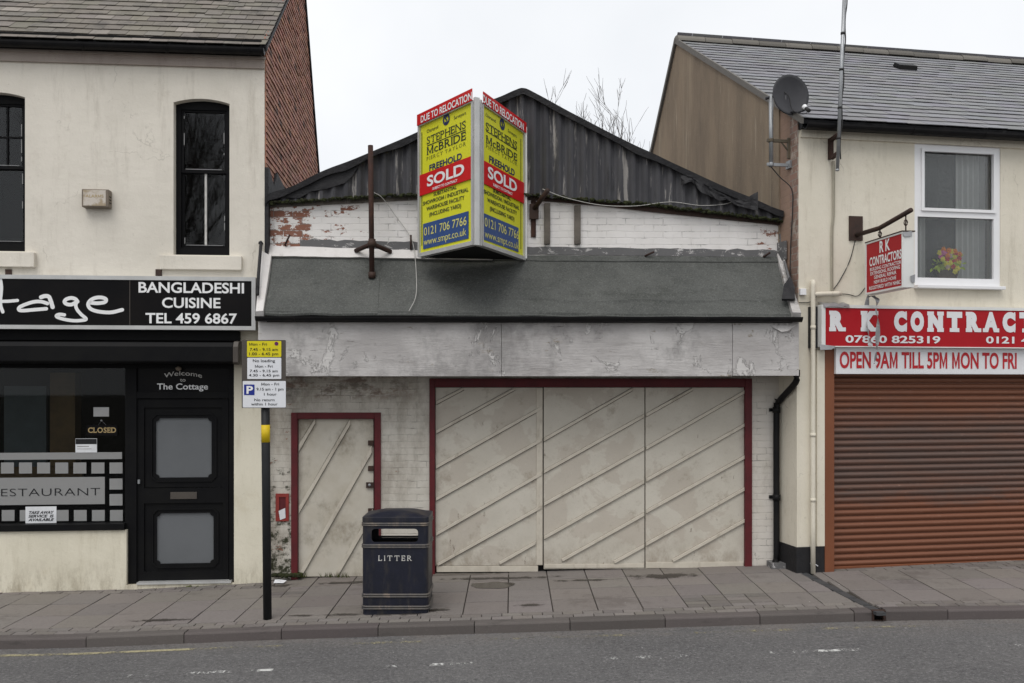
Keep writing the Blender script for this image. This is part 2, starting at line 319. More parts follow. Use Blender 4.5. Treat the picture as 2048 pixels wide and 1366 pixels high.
def worn(name, c, lo, hi, st):
    g = G(name, .8, 0, .2); g.color(g.mix(g.noise(9, 4), c, tuple(x * .75 for x in c)))
    tr = g.nt.nodes.new('ShaderNodeBsdfTransparent'); mx = g.nt.nodes.new('ShaderNodeMixShader')
    a = g.ramp(g.math('ADD', g.math('MULTIPLY', g.noise(1.1, 4, .7, st), .7), g.math('MULTIPLY', g.noise(38, 4, .8, off=(2, 6, 1)), .4)), lo, hi)
    g.put(mx.inputs[0], a); g.put(mx.inputs[1], tr.outputs[0]); g.put(mx.inputs[2], g.b.outputs[0]); g.put(g.out.inputs[0], mx.outputs[0])
    MATS[name] = g.m
worn('worn_yellow', (.40, .36, .23), .56, .65, (1, .1, 1))
worn('worn_white', (.60, .60, .58), .585, .63, (2.2, .1, 1))
g = G('puddle_wet', .12, 0, .5); g.color((.035, .03, .026)); MATS['puddle_wet'] = g.m
def glass(name, tint=(.9, .92, .92), ref=.07):
    g = G(name)
    tr = g.nt.nodes.new('ShaderNodeBsdfTransparent'); tr.inputs[0].default_value = (*tint, 1)
    gl = g.nt.nodes.new('ShaderNodeBsdfGlossy'); gl.inputs['Roughness'].default_value = .02
    lw = g.nt.nodes.new('ShaderNodeFresnel'); lw.inputs[0].default_value = 1.45
    mx = g.nt.nodes.new('ShaderNodeMixShader')
    g.put(mx.inputs[0], g.math('ADD', lw.outputs[0], ref - .04)); g.put(mx.inputs[1], tr.outputs[0]); g.put(mx.inputs[2], gl.outputs[0])
    g.put(g.out.inputs[0], mx.outputs[0]); MATS[name] = g.m
glass('window_glass', (.95, .96, .96), .03)
glass('shop_glass', (.8, .82, .82), .02)
def film(name, c, alpha):
    g = G(name, .7); g.color(c)
    tr = g.nt.nodes.new('ShaderNodeBsdfTransparent'); mx = g.nt.nodes.new('ShaderNodeMixShader'); mx.inputs[0].default_value = alpha
    g.put(mx.inputs[1], tr.outputs[0]); g.put(mx.inputs[2], g.b.outputs[0]); g.put(g.out.inputs[0], mx.outputs[0]); MATS[name] = g.m
film('frosted_film', (.36, .36, .355), .62)
mk('frosted_pane', (.125, .132, .14), (.105, .112, .118), rough=.5, bump=0, scale=1, spec=.4)
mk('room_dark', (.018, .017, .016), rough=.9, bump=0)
mk('brown_timber', (.20, .125, .055), (.15, .095, .045), rough=.6, bump=0)
mk('blue_grey', (.13, .148, .155), (.11, .125, .13), rough=.7, bump=0)
g = G('lace', .9); g.color(g.mix(g.noise(30), (.55, .56, .55), (.42, .43, .43)))
tr = g.nt.nodes.new('ShaderNodeBsdfTransparent'); mx = g.nt.nodes.new('ShaderNodeMixShader')
g.put(mx.inputs[0], g.ramp(g.voro(48), .2, .6, .14, .34)); g.put(mx.inputs[1], tr.outputs[0]); g.put(mx.inputs[2], g.b.outputs[0]); g.put(g.out.inputs[0], mx.outputs[0]); MATS['lace'] = g.m
g = G('drape', .9); g.color(g.mix(g.noise(14, 5, .7), (.80, .80, .77), (.62, .62, .60)))
tr = g.nt.nodes.new('ShaderNodeBsdfTransparent'); mx = g.nt.nodes.new('ShaderNodeMixShader'); mx.inputs[0].default_value = .72
g.put(mx.inputs[1], tr.outputs[0]); g.put(mx.inputs[2], g.b.outputs[0]); g.put(g.out.inputs[0], mx.outputs[0]); MATS['drape'] = g.m
for n_, c_ in dict(petal_yellow=(.95, .85, .08), petal_red=(.65, .02, .04), petal_orange=(.95, .30, .03), petal_pink=(.8, .22, .5), petal_pale=(.75, .55, .48), leaf_lime=(.58, .75, .07), leaf_green=(.07, .16, .03), basket=(.08, .05, .03)).items():
    mk(n_, c_, rough=.6, bump=0)
mk('moss', (.035, .042, .014), (.018, .019, .010), (.05, .04, .025), rough=.95, scale=14, bump=.8, bscale=90)
mk('bright_moss', (.085, .10, .025), (.05, .055, .018), rough=.95, scale=14, bump=.8, bscale=90)
mk('bark', (.12, .10, .09), (.08, .07, .065), rough=.9, bump=.3)
g = G('alarm_face', .6); k = g.mix(g.ramp(g.noise(9, 5), .45, .6), (.55, .50, .44), (.36, .29, .20)); g.color(k); MATS['alarm_face'] = g.m
mk('alarm_steel', (.20, .16, .12), (.15, .125, .10), (.20, .09, .04), rough=.5, damt=(.6, .75), dmax=.5, bump=.1)
mk('tape_silver', (.36, .36, .37), (.26, .26, .27), rough=.35, metal=.4, bump=.5, bscale=20)
mk('red_box', (.26, .035, .028), (.20, .03, .025), (.10, .03, .02), rough=.6, scale=8, bump=.2)

# ------------------------------------------------------------------ frames: pixel of the photograph -> point on a wall plane
class Frame:
    def __init__(s, x, y, deg):
        s.o = Vector((x, y)); s.a = R(deg); s.d = Vector((math.cos(s.a), math.sin(s.a))); s.b = Vector((-math.sin(s.a), math.cos(s.a)))
    def m(s, px, py, y=0.):
        rx, rz = (px - CX) / F, (HY - py) / F
        t = (y + s.o.dot(s.b)) / (rx * s.b.x + s.b.y)
        p = Vector((t * rx, t)) - s.o
        return p.dot(s.d), EYE + t * rz
    def w(s, u, y, z):
        p = s.o + u * s.d + y * s.b
        return Vector((p.x, p.y, z))
FL = Frame((529 - CX) / F * 10.38, 10.38, 5)
FM = Frame(0, 10.56, 1.2)
FR = Frame((1597 - CX) / F * 10.2, 10.2, 10)
FW = Frame(0, 0, 0)

# ------------------------------------------------------------------ mesh builder (coordinates of a frame: u along the front, y into the building, z up)
_tmp = bpy.data.curves.new('tmp', 'CURVE')
class MB:
    def __init__(s): s.v = []; s.f = []; s.t = []; s.tint = None; s.smooth = []; s.sm = False
    def face(s, idx):
        s.f.append(idx); s.t.append(s.tint or (1, 1, 1)); s.smooth.append(s.sm)
    def add(s, vs, fs):
        n = len(s.v); s.v += [tuple(v) for v in vs]
        for f in fs: s.face([n + i for i in f])
        return s
    def box(s, u0, u1, y0, y1, z0, z1):
        vs = [(u0, y0, z0), (u1, y0, z0), (u1, y1, z0), (u0, y1, z0), (u0, y0, z1), (u1, y0, z1), (u1, y1, z1), (u0, y1, z1)]
        return s.add(vs, [(3, 2, 1, 0), (4, 5, 6, 7), (0, 1, 5, 4), (1, 2, 6, 5), (2, 3, 7, 6), (3, 0, 4, 7)])
    def hexa(s, vs):
        return s.add(vs, [(3, 2, 1, 0), (4, 5, 6, 7), (0, 1, 5, 4), (1, 2, 6, 5), (2, 3, 7, 6), (3, 0, 4, 7)])
    def prism(s, poly, y0, y1):           # poly of (u, z), extruded along y
        n = len(poly); vs = [(u, y0, z) for u, z in poly] + [(u, y1, z) for u, z in poly]
        fs = [tuple(range(n)), tuple(range(2 * n - 1, n - 1, -1))] + [(i, (i + 1) % n + 0, (i + 1) % n + n, i + n)[::-1] for i in range(n)]
        return s.add(vs, fs)
    def prism_u(s, poly, u0, u1):         # poly of (y, z), extruded along u
        n = len(poly); vs = [(u0, y, z) for y, z in poly] + [(u1, y, z) for y, z in poly]
        fs = [tuple(range(n))[::-1], tuple(range(n, 2 * n))] + [(i, (i + 1) % n, (i + 1) % n + n, i + n) for i in range(n)]
        return s.add(vs, fs)
    def prism_z(s, poly, z0, z1):
        n = len(poly); vs = [(u, y, z0) for u, y in poly] + [(u, y, z1) for u, y in poly]
        fs = [tuple(range(n))[::-1], tuple(range(n, 2 * n))] + [(i, (i + 1) % n, (i + 1) % n + n, i + n) for i in range(n)]
        return s.add(vs, fs)
    def quad(s, a, b, c, d): return s.add([a, b, c, d], [(0, 1, 2, 3)])
    def loft(s, rings, cap0=True, cap1=True):
        n = len(rings[0]); vs = [p for r in rings for p in r]; fs = []
        for k in range(len(rings) - 1):
            for i in range(n): fs.append((k * n + i, k * n + (i + 1) % n, (k + 1) * n + (i + 1) % n, (k + 1) * n + i))
        if cap0: fs.append(tuple(range(n))[::-1])
        if cap1: fs.append(tuple(range((len(rings) - 1) * n, len(rings) * n)))
        return s.add(vs, fs)
    def tube(s, pts, r, n=8, r1=None):
        pts = [Vector(p) for p in pts]; rings = []
        for i, p in enumerate(pts):
            t = (pts[min(i + 1, len(pts) - 1)] - pts[max(i - 1, 0)])
            t.normalize()
            a = t.cross(Vector((0, 0, 1)) if abs(t.z) < .9 else Vector((1, 0, 0))); a.normalize(); b = t.cross(a)
            rr = r if r1 is None else r + (r1 - r) * i / (len(pts) - 1)
            rings.append([p + rr * (math.cos(6.2832 * k / n) * a + math.sin(6.2832 * k / n) * b) for k in range(n)])
        o = s.sm; s.sm = True; s.loft(rings); s.sm = o
        return s
    def ico(s, c, r, sub=1, sq=(1, 1, 1), jit=0):
        bm = bmesh.new(); bmesh.ops.create_icosphere(bm, subdivisions=sub, radius=1)
        vs = []
        for v in bm.verts:
            k = r * (1 + (rnd.uniform(-jit, jit) if jit else 0)); vs.append((c[0] + v.co.x * k * sq[0], c[1] + v.co.y * k * sq[1], c[2] + v.co.z * k * sq[2]))
        fs = [[v.index for v in f.verts] for f in bm.faces]; bm.free()
        o = s.sm; s.sm = True; s.add(vs, fs); s.sm = o
        return s
    def plate(s, outer, holes, y0, y1):   # flat plate with openings, outlines in (u, z)
        c = bpy.data.curves.new('plate', 'CURVE'); c.dimensions = '2D'; c.fill_mode = 'BOTH'; c.extrude = abs(y1 - y0) / 2
        for lp in [outer] + holes:
            sp = c.splines.new('POLY'); sp.points.add(len(lp) - 1); sp.use_cyclic_u = True
            for q, (u, z) in zip(sp.points, lp): q.co = (u, z, 0, 1)
        o = bpy.data.objects.new('plate', c); me = bpy.data.meshes.new_from_object(o)
        ym = (y0 + y1) / 2
        s.add([(v.co.x, ym - v.co.z, v.co.y) for v in me.vertices], [tuple(p.vertices) for p in me.polygons])
        bpy.data.objects.remove(o); bpy.data.curves.remove(c); bpy.data.meshes.remove(me)
        return s
    def build(s, name, mat, parent=None, off=(0, 0, 0), bevel=0, shade=None):
        if isinstance(parent, bpy.types.Object): off = offs.get(parent.name, off)
        me = bpy.data.meshes.new(name)
        me.from_pydata([(v[0] - off[0], v[1] - off[1], v[2] - off[2]) for v in s.v], [], s.f)
        bm = bmesh.new(); bm.from_mesh(me); bmesh.ops.recalc_face_normals(bm, faces=bm.faces); bm.to_mesh(me); bm.free()
        a = me.color_attributes.new('tint', 'FLOAT_COLOR', 'CORNER')
        buf = []
        for p in me.polygons:
            t = s.t[p.index]
            for _ in range(p.loop_total): buf += [t[0], t[1], t[2], 1]
        a.data.foreach_set('color', buf)
        for p, q in zip(me.polygons, s.smooth): p.use_smooth = q
        me.materials.append(M_(mat) if isinstance(mat, str) else mat)
        o = bpy.data.objects.new(name, me); col.objects.link(o)
        if isinstance(parent, bpy.types.Object): o.parent = parent; offs[o.name] = off
        if bevel:
            b = o.modifiers.new('bevel', 'BEVEL'); b.width = bevel; b.segments = 2; b.limit_method = 'ANGLE'; b.angle_limit = R(40)
        return o
offs = {}
def tag(o, label=None, cat=None, group=None, kind=None):
    if label: o['label'] = label
    if cat: o['category'] = cat
    if group: o['group'] = group
    if kind: o['kind'] = kind
    return o
def thing(name, label, cat, fr, u=0, y=0, z=0, group=None):
    o = bpy.data.objects.new(name, None); col.objects.link(o)
    o.empty_display_size = .1
    o.location = fr.w(u, y, z); o.rotation_euler = (0, 0, fr.a); offs[o.name] = (u, y, z)
    return tag(o, label, cat, group)
def solo(name, label, cat, fr, mb, mat, u=0, y=0, z=0, group=None, bevel=0, kind=None):
    o = mb.build(name, mat, None, (u, y, z), bevel)
    o.location = fr.w(u, y, z); o.rotation_euler = (0, 0, fr.a)
    return tag(o, label, cat, group, kind)
def struct(name, mb, mat):
    o = mb.build(name, mat); o['kind'] = 'structure'; return o

# ------------------------------------------------------------------ lettering
_tc = {}
def _raw(s, bold=0., space=1.):
    k = (s, bold, space)
    if k not in _tc:
        c = bpy.data.curves.new('t', 'FONT'); c.body = s; c.offset = bold; c.space_character = space; c.resolution_u = 4
        o = bpy.data.objects.new('t', c); me = bpy.data.meshes.new_from_object(o)
        _tc[k] = ([(v.co.x, v.co.y) for v in me.vertices], [tuple(p.vertices) for p in me.polygons])
        bpy.data.objects.remove(o); bpy.data.curves.remove(c); bpy.data.meshes.remove(me)
    return _tc[k]
def _wid(s): v = _raw(s)[0]; return max(p[0] for p in v) - min(p[0] for p in v)
def glyphs(s, bold=0., space=1.):
    if 'M' not in s or bold == 0: return _raw(s, bold, space)
    x = 0.; V, Fc = [], []
    for ch in s:
        if ch == ' ': x += (_wid('H H') - _wid('HH')) * space; continue
        adv = (_wid('H' + ch + 'H') - _wid('HH')) * space
        if ch == 'M':                      # the outline of M folds over when fattened: build it from four bars
            v, _ = _raw('M'); xa, xb = min(p[0] for p in v), max(p[0] for p in v); hi, lo = max(p[1] for p in v) + max(bold, 0), min(p[1] for p in v) - max(bold, 0)
            t = max(.05, .085 + 2 * bold); wd = xb - xa; m_ = (xa + xb) / 2
            for q in ([(xa, lo), (xa + t, lo), (xa + t, hi), (xa, hi)], [(xb - t, lo), (xb, lo), (xb, hi), (xb - t, hi)],
                      [(xa + t, hi), (xa + t, hi - t * 1.9), (m_, lo), (m_, lo + t * 1.9)], [(xb - t, hi - t * 1.9), (xb - t, hi), (m_, lo + t * 1.9), (m_, lo)]):
                n = len(V); V += [(a + x, b) for a, b in q]; Fc.append((n, n + 1, n + 2, n + 3))
        else:
            v, f = _raw(ch, bold); n = len(V); V += [(a + x, b) for a, b in v]; Fc += [tuple(n + i for i in p) for p in f]
        x += adv
    return V, Fc
def _cap(bold=0):
    v, _ = glyphs('H', bold); return max(p[1] for p in v), min(p[1] for p in v)
def fit(mb, s, u0, u1, z0, z1, y, bold=0., space=1., shear=0., arc=0., tilt=0.):
    v, f = glyphs(s, bold, space)
    hi, lo = _cap(bold); xa, xb = min(p[0] for p in v), max(p[0] for p in v)
    out = []
    for x, q in v:
        a = (x - xa) / (xb - xa); h = (q - lo) / (hi - lo)
        uu = u0 + a * (u1 - u0) + shear * h * (z1 - z0); zz = z0 + h * (z1 - z0) + arc * (1 - (2 * a - 1) ** 2) + tilt * (a - .5)
        out.append((uu, y, zz))
    mb.add(out, f)
SER = {'A': ('b.06', 'b.94'), 'B': ('b.1', 't.1'), 'C': ('k.93', 'j.93'), 'D': ('b.1', 't.1'), 'E': ('b.1', 't.1', 'k.95', 'j.97'), 'H': ('b.1', 't.1', 'b.9', 't.9'),
       'I': ('b.5', 't.5'), 'K': ('b.1', 't.1', 'b.9', 't.88'), 'L': ('b.1', 't.1', 'j.95'), 'M': ('b.08', 'b.92', 't.08', 't.92'), 'N': ('b.09', 't.09', 't.91', 'b.91'),
       'P': ('b.1', 't.1'), 'R': ('b.1', 't.1', 'b.9'), 'S': ('k.88', 'j.1'), 'T': ('b.5', 'k.04', 'k.96'), 'Y': ('b.5', 't.08', 't.92')}
def fit_serif(mb, s, u0, u1, z0, z1, y, bold=0., gap=.14, th=.085, sw=.16):
    hi, lo = _cap(bold); H = hi - lo; x = 0; parts = []
    for ch in s:
        if ch == ' ': x += .55; continue
        v, f = glyphs(ch, bold); xa, xb = min(p[0] for p in v), max(p[0] for p in v); wd = (xb - xa) / H
        parts.append((ch, x, wd, [((p[0] - xa) / H + x, (p[1] - lo) / H) for p in v], f)); x += wd + gap
    tot = x - gap; sx = (u1 - u0) / tot; sz = z1 - z0
    for ch, x0, wd, v, f in parts:
        mb.add([(u0 + a * sx, y, z0 + b * sz) for a, b in v], f)
        for k in SER.get(ch, ()):
            xc = x0 + wd * float(k[1:]); xl = max(xc - sw, x0 - .05); xr = min(xc + sw, x0 + wd + .05)
            if k[0] == 'b': r = (xl, xr, 0, th)
            elif k[0] == 't': r = (xl, xr, 1 - th, 1)
            elif k[0] == 'k': r = (xc - .045, xc + .045, .70, 1)
            else: r = (xc - .045, xc + .045, 0, .30)
            mb.quad(*[(u0 + a * sx, y - .0006, z0 + b * sz) for a, b in ((r[0], r[2]), (r[1], r[2]), (r[1], r[3]), (r[0], r[3]))])
def T(mb, fr, s, px0, px1, pt, pb, y, serif=False, mid=None, **kw):
    mid = (px0 + px1) / 2 if mid is None else mid
    u0, _ = fr.m(px0, pt, y); u1, _ = fr.m(px1, pt, y); _, z1 = fr.m(mid, pt, y); _, z0 = fr.m(mid, pb, y)
    (fit_serif if serif else fit)(mb, s, u0, u1, z0, z1, y, **kw)
def rect(fr, px0, px1, pt, pb, y=0., mid=None):
    mid = (px0 + px1) / 2 if mid is None else mid
    return fr.m(px0, pt, y)[0], fr.m(px1, pt, y)[0], fr.m(mid, pb, y)[1], fr.m(mid, pt, y)[1]   # u0, u1, z0, z1
def pbox(mb, fr, px0, px1, pt, pb, y0, y1, yref=None):
    u0, u1, z0, z1 = rect(fr, px0, px1, pt, pb, y0 if yref is None else yref)
    return mb.box(u0, u1, y0, y1, z0, z1)
def spline(pts, n=8):
    P = [Vector(p) for p in pts]; P = [2 * P[0] - P[1]] + P + [2 * P[-1] - P[-2]]; out = []
    for i in range(1, len(P) - 2):
        for k in range(n):
            t = k / n
            out.append(.5 * ((2 * P[i]) + (-P[i - 1] + P[i + 1]) * t + (2 * P[i - 1] - 5 * P[i] + 4 * P[i + 1] - P[i + 2]) * t * t + (-P[i - 1] + 3 * P[i] - 3 * P[i + 1] + P[i + 2]) * t ** 3))
    out.append(P[-2]); return out
def ribbon(mb, pts, wdt, y):              # flat brush stroke in the (u, z) plane with rounded ends
    sp = spline([(p[0], p[1], 0) for p in pts], 8); L, Rr = [], []
    for i, p in enumerate(sp):
        t = (sp[min(i + 1, len(sp) - 1)] - sp[max(i - 1, 0)]).normalized(); n = Vector((-t.y, t.x, 0)); L.append(p + n * wdt / 2); Rr.append(p - n * wdt / 2)
    vs = [(p.x, y, p.y) for p in L] + [(p.x, y, p.y) for p in Rr]; n = len(sp)
    mb.add(vs, [(i, i + 1, n + i + 1, n + i) for i in range(n - 1)])
    for e, p in ((0, sp[0]), (1, sp[-1])):
        q = sp[1] if e == 0 else sp[-2]; t = (p - q).normalized(); a0 = math.atan2(t.y, t.x)
        mb.add([(p.x + wdt / 2 * math.cos(a0 + R(a)), y - .0002, p.y + wdt / 2 * math.sin(a0 + R(a))) for a in range(-90, 91, 20)], [tuple(range(10))])
def arched(u0, u1, z0, z1, rise, n=10):
    return [(u0, z0), (u1, z0)] + [(u1 + (u0 - u1) * i / n, z1 + rise * (1 - (2 * i / n - 1) ** 2)) for i in range(n + 1)]

def interp(x, xs):
    if x <= xs[0][0]: return xs[0][1]
    for (a, p), (b, q) in zip(xs, xs[1:]):
        if x <= b: return p + (q - p) * (x - a) / (b - a)
    return xs[-1][1]
GP = [(-40, -.7), (-6, -.125), (-4.2, -.117), (-2.3, -.052), (0, .0), (2.9, .072), (3.6, .088), (6.5, .112), (40, .6)]
def gz(X, Y): return interp(X, GP) - .02 * max(0., 10.5 - Y)
def yk(X): return 8.63 + .025 * X

# ================================================================== SETTING: ground, road, kerb, pavement
XS = [-40, -14, -9] + [x * .5 for x in range(-16, 19)] + [14, 40]
mb = MB()
for a, b in zip(XS, XS[1:]):
    rows = [(lambda X: yk(X) - .06, lambda X: gz(X, yk(X)) - .10), (lambda X: 5.2, lambda X: gz(X, yk(X)) - .02), (lambda X: 1.5, lambda X: gz(X, yk(X)) - .1), (lambda X: -8, lambda X: gz(X, yk(X)) - .1)]
    for (y0, z0), (y1, z1) in zip(rows, rows[1:]):
        mb.quad((a, y1(a), z1(a)), (b, y1(b), z1(b)), (b, y0(b), z0(b)), (a, y0(a), z0(a)))
struct('road', mb, 'asphalt')
def road_z(X, Y):
    t = (yk(X) - .06 - Y) / (yk(X) - .06 - 5.2); return gz(X, yk(X)) - .10 + .08 * t
mb = MB(); mb.box(-300, 300, -300, 600, -1.4, -1.2); struct('ground', mb, 'soil')
# kerb stones
mb = MB(); x = -15.0; k = 0
while x < 14:
    L = .915; a, b = x + .004, x + L - .004; t = rnd.uniform(.88, 1.1); mb.tint = (t, t * rnd.uniform(.97, 1.02), t)
    prof = [(0, -.3), (.0, -.018), (.006, -.006), (.02, 0), (.13, 0), (.13, -.3)]
    dz = rnd.uniform(-.004, .004)
    r0 = [(a, yk(a) - .13 + p, gz(a, yk(a)) + q + dz) for p, q in prof]; r1 = [(b, yk(b) - .13 + p, gz(b, yk(b)) + q + dz) for p, q in prof]
    if not (a < 3.52 < b): mb.loft([r0, r1])
    else:
        for lo_, hi_ in ((a, 3.47), (3.61, b)):
            mb.loft([[(X, yk(X) - .13 + p, gz(X, yk(X)) + q + dz) for p, q in prof] for X in (lo_, hi_)])
    x += L
struct('kerb', mb, 'kerb_stone')
mb = MB()
for a, b in zip(XS, XS[1:]):
    mb.quad((a, yk(a) - .06, gz(a, yk(a)) - .014), (b, yk(b) - .06, gz(b, yk(b)) - .014), (b, 11.2, gz(b, 11.2) - .014), (a, 11.2, gz(a, 11.2) - .014))
    mb.quad((a, 11.2, gz(a, 11.2) - .014), (b, 11.2, gz(b, 11.2) - .014), (b, 24, gz(b, 11.2) - .02), (a, 24, gz(a, 11.2) - .02))
struct('pavement_bed', mb, 'joint_dirt_and_shade')
mb = MB()
def paver(x0, x1, d0, d1, gap=.004, var=.1, dark=1.):
    t = dark * rnd.uniform(1 - var, 1 + var); mb.tint = (t, t * rnd.uniform(.98, 1.01), t * rnd.uniform(.96, 1.02))
    dz = rnd.uniform(-.0025, .0025); sl = rnd.uniform(-.002, .002)
    top, bot = [], []
    for X, dd, ox, oy in ((x0, d0, 1, 1), (x1, d0, -1, 1), (x1, d1, -1, -1), (x0, d1, 1, -1)):
        xx, yy = X + ox * gap, yk(X) + dd + oy * gap
        z = gz(xx, yy) + dz + sl * ox
        top.append((xx + ox * .0035, yy + oy * .0035, z)); bot.append((xx, yy, z - .022))
    mb.add(bot + top, [(4, 5, 6, 7), (0, 1, 5, 4), (1, 2, 6, 5), (2, 3, 7, 6), (3, 0, 4, 7)])
CHX = lambda dd: 3.54 + (3.27 - 3.54) * dd / 2.2                          # drain channel crossing the pavement
d = 0.004
for r in range(2):
    x = -9 + .1 * r
    while x < 9.5:
        c_ = CHX(d + .05)
        if x < c_ < x + .2 or abs(x - c_) < .05 or abs(x + .2 - c_) < .05:
            if c_ - .055 - x > .02: paver(x, c_ - .05, d, d + .1, .002, .14, .92)
            if x + .2 - c_ - .055 > .02: paver(c_ + .05, x + .2, d, d + .1, .002, .14, .92)
        else: paver(x, x + .2, d, d + .1, .002, .14, .92)
        x += .2
    d += .1
rows = [.45, .45, .45, .45]
for ri, h in enumerate(rows):
    x = -9.04
    while x < 9.5:
        if ri == 3 and x < -2.75 or ri == 3 and x > 3.55:
            for q in range(4):
                xx = x + (0 if q % 2 else .1)
                for j in range(2):
                    c_ = CHX(d + q * .11)
                    if not (xx + j * .225 + .225 > c_ - .06 and xx + j * .225 < c_ + .06): paver(xx + j * .225, xx + j * .225 + .225, d + q * .11, d + q * .11 + .11, .003, .16, .9)
        else:
            x0, x1 = x, x + .45
            dk = 1.
            cx_ = 3.40 + .0 * ri
            c_ = CHX(d + h / 2)
            if x0 < c_ + .052 and x1 > c_ - .052:
                if c_ - .052 - x0 > .03: paver(x0, c_ - .052, d, d + h)
                if x1 - c_ - .052 > .03: paver(c_ + .052, x1, d, d + h)
            elif ri == 0 and 1.6 < x0 < 2.3 or rnd.random() < .03:
                for q in range(4): paver(x0, x1 - .225, d + q * .1125, d + q * .1125 + .1125, .003, .18, .9); paver(x0 + .225, x1, d + q * .1125, d + q * .1125 + .1125, .003, .18, .9)
            else: paver(x0, x1, d, d + h, .0032, .07)
        x += .45
    d += h
while d < 2.5:
    x = -9 + rnd.uniform(0, .1)
    while x < 9.5: paver(x, x + .2, d, d + .1, .003, .18, .85); x += .2
    d += .1
struct('pavement', mb, 'paving_slab')
# worn paint on the road
mb = MB()
for i in range(-24, 15):
    a, b = i * .5 + .02, (i + 1) * .5 + .02
    if b > 4.1: continue
    for o_ in (0,):
        ya, yb = yk(a) - .36, yk(b) - .36
        mb.quad((a, ya - .03, road_z(a, ya) + .004), (b, yb - .03, road_z(b, yb) + .004), (b, yb + .03, road_z(b, yb) + .004), (a, ya + .03, road_z(a, ya) + .004))
struct('yellow_line', mb, 'worn_yellow')
mb = MB()
for a, b in ((-1.15, -.25), (-3.2, -2.0), (2.2, 3.3), (4.0, 5.2), (.5, 1.5)):
    n = 6
    for i in range(n):
        x0, x1 = a + (b - a) * i / n, a + (b - a) * (i + 1) / n; f_ = lambda X: 7.52 + .035 * X
        mb.quad((x0, f_(x0) - .03, road_z(x0, f_(x0)) + .004), (x1, f_(x1) - .03, road_z(x1, f_(x1)) + .004), (x1, f_(x1) + .03, road_z(x1, f_(x1)) + .004), (x0, f_(x0) + .03, road_z(x0, f_(x0)) + .004))
struct('white_road_line', mb, 'worn_white')
mb = MB(); cxp, cyp = (985 - CX) / F * 9.98, 9.98
pts = []
for i in range(28):
    a = 6.2832 * i / 28; r = 1 + .35 * mnoise.noise(Vector((math.cos(a) * 1.7, math.sin(a) * 1.7, 3)))
    X, Y = cxp + .25 * r * math.cos(a), cyp + .14 * r * math.sin(a); pts.append((X, Y, gz(X, Y) + .0035))
mb.add(pts, [tuple(range(28))]); struct('puddle', mb, 'puddle_wet')

g = G('damp_stain', .55, 0, .3); g.color((.055, .047, .04))
tr = g.nt.nodes.new('ShaderNodeBsdfTransparent'); mx = g.nt.nodes.new('ShaderNodeMixShader')
sx = g.nt.nodes.new('ShaderNodeSeparateColor'); g.put(sx.inputs[0], g.attr())
g.put(mx.inputs[0], g.ramp(g.math('ADD', g.math('MULTIPLY', g.noise(7, 7, .75), 1.1), g.math('MULTIPLY', sx.outputs[0], .5)), .72, .95, 0, .75))
g.put(mx.inputs[1], tr.outputs[0]); g.put(mx.inputs[2], g.b.outputs[0]); g.put(g.out.inputs[0], mx.outputs[0]); MATS['damp_stain'] = g.m
mb = MB()
for (px, py, D_, a_, b_) in ((690, 1240, 8.9, .26, .07), (600, 1248, 8.9, .2, .05), (1330, 1150, 10.2, .5, .16), (1180, 1158, 10.1, .5, .06), (330, 1245, 8.9, .4, .07), (880, 1232, 9.0, .2, .07), (1060, 1215, 9.1, .2, .07), (560, 1175, 10.2, .3, .1), (790, 1236, 8.98, .46, .2), (1000, 1150, 10.3, .9, .08), (700, 1160, 10.25, .5, .08)):
    X0_ = (px - CX) / F * D_
    def dp_(i, q):
        a = 6.2832 * i / 24; r = q * (1 + .3 * mnoise.noise(Vector((math.cos(a) * 2, math.sin(a) * 2, px)))); X, Y = X0_ + 1.3 * a_ * r * math.cos(a), D_ + 1.3 * b_ * r * math.sin(a); return (X, Y, gz(X, Y) + .0045)
    for q in range(10):
        mb.tint = (1 - q / 9,) * 3
        for i in range(24): mb.quad(dp_(i, q / 10 + .001), dp_(i + 1, q / 10 + .001), dp_(i + 1, (q + 1) / 10), dp_(i, (q + 1) / 10))
o = mb.build('damp_stain', 'damp_stain'); o['kind'] = 'stuff'
# drain channel cover
mb = MB()
pa, pb_ = (3.27, 10.72), (3.54, 8.50)
n = 8
for i in range(n):
    t0, t1 = i / n, (i + 1) / n - .01
    A = [pa[j] + (pb_[j] - pa[j]) * t0 for j in (0, 1)]; B = [pa[j] + (pb_[j] - pa[j]) * t1 for j in (0, 1)]
    zA, zB = gz(*A) + .004, gz(*B) + .004
    mb.hexa([(A[0] - .05, A[1], zA - .03), (B[0] - .045, B[1], zB - .03), (B[0] + .045, B[1], zB - .03), (A[0] + .045, A[1], zA - .03),
             (A[0] - .045, A[1], zA), (B[0] - .045, B[1], zB), (B[0] + .045, B[1], zB), (A[0] + .045, A[1], zA)])
dr = bpy.data.objects.new('drain_channel', None); col.objects.link(dr); dr.location = (3.4, 9.6, 0); offs['drain_channel'] = (3.4, 9.6, 0)
tag(dr, 'dark iron drain channel crossing the pavement to the kerb', 'drain')
mb.build('channel_cover', 'drain_iron', dr)
mb = MB(); X = 3.54; Y = yk(X) - .13; z = gz(X, yk(X))
mb.plate([(3.475, z - .125), (3.605, z - .125), (3.605, z + .002), (3.475, z + .002)], [[(3.495, z - .095), (3.585, z - .095), (3.585, z - .025), (3.495, z - .025)]], Y - .002, Y + .05)
mb.build('kerb_outlet', 'dark_rust', dr)
mb = MB(); mb.box(3.49, 3.59, Y + .10, Y + .11, z - .12, z); mb.build('outlet_back', 'liner_black', dr)

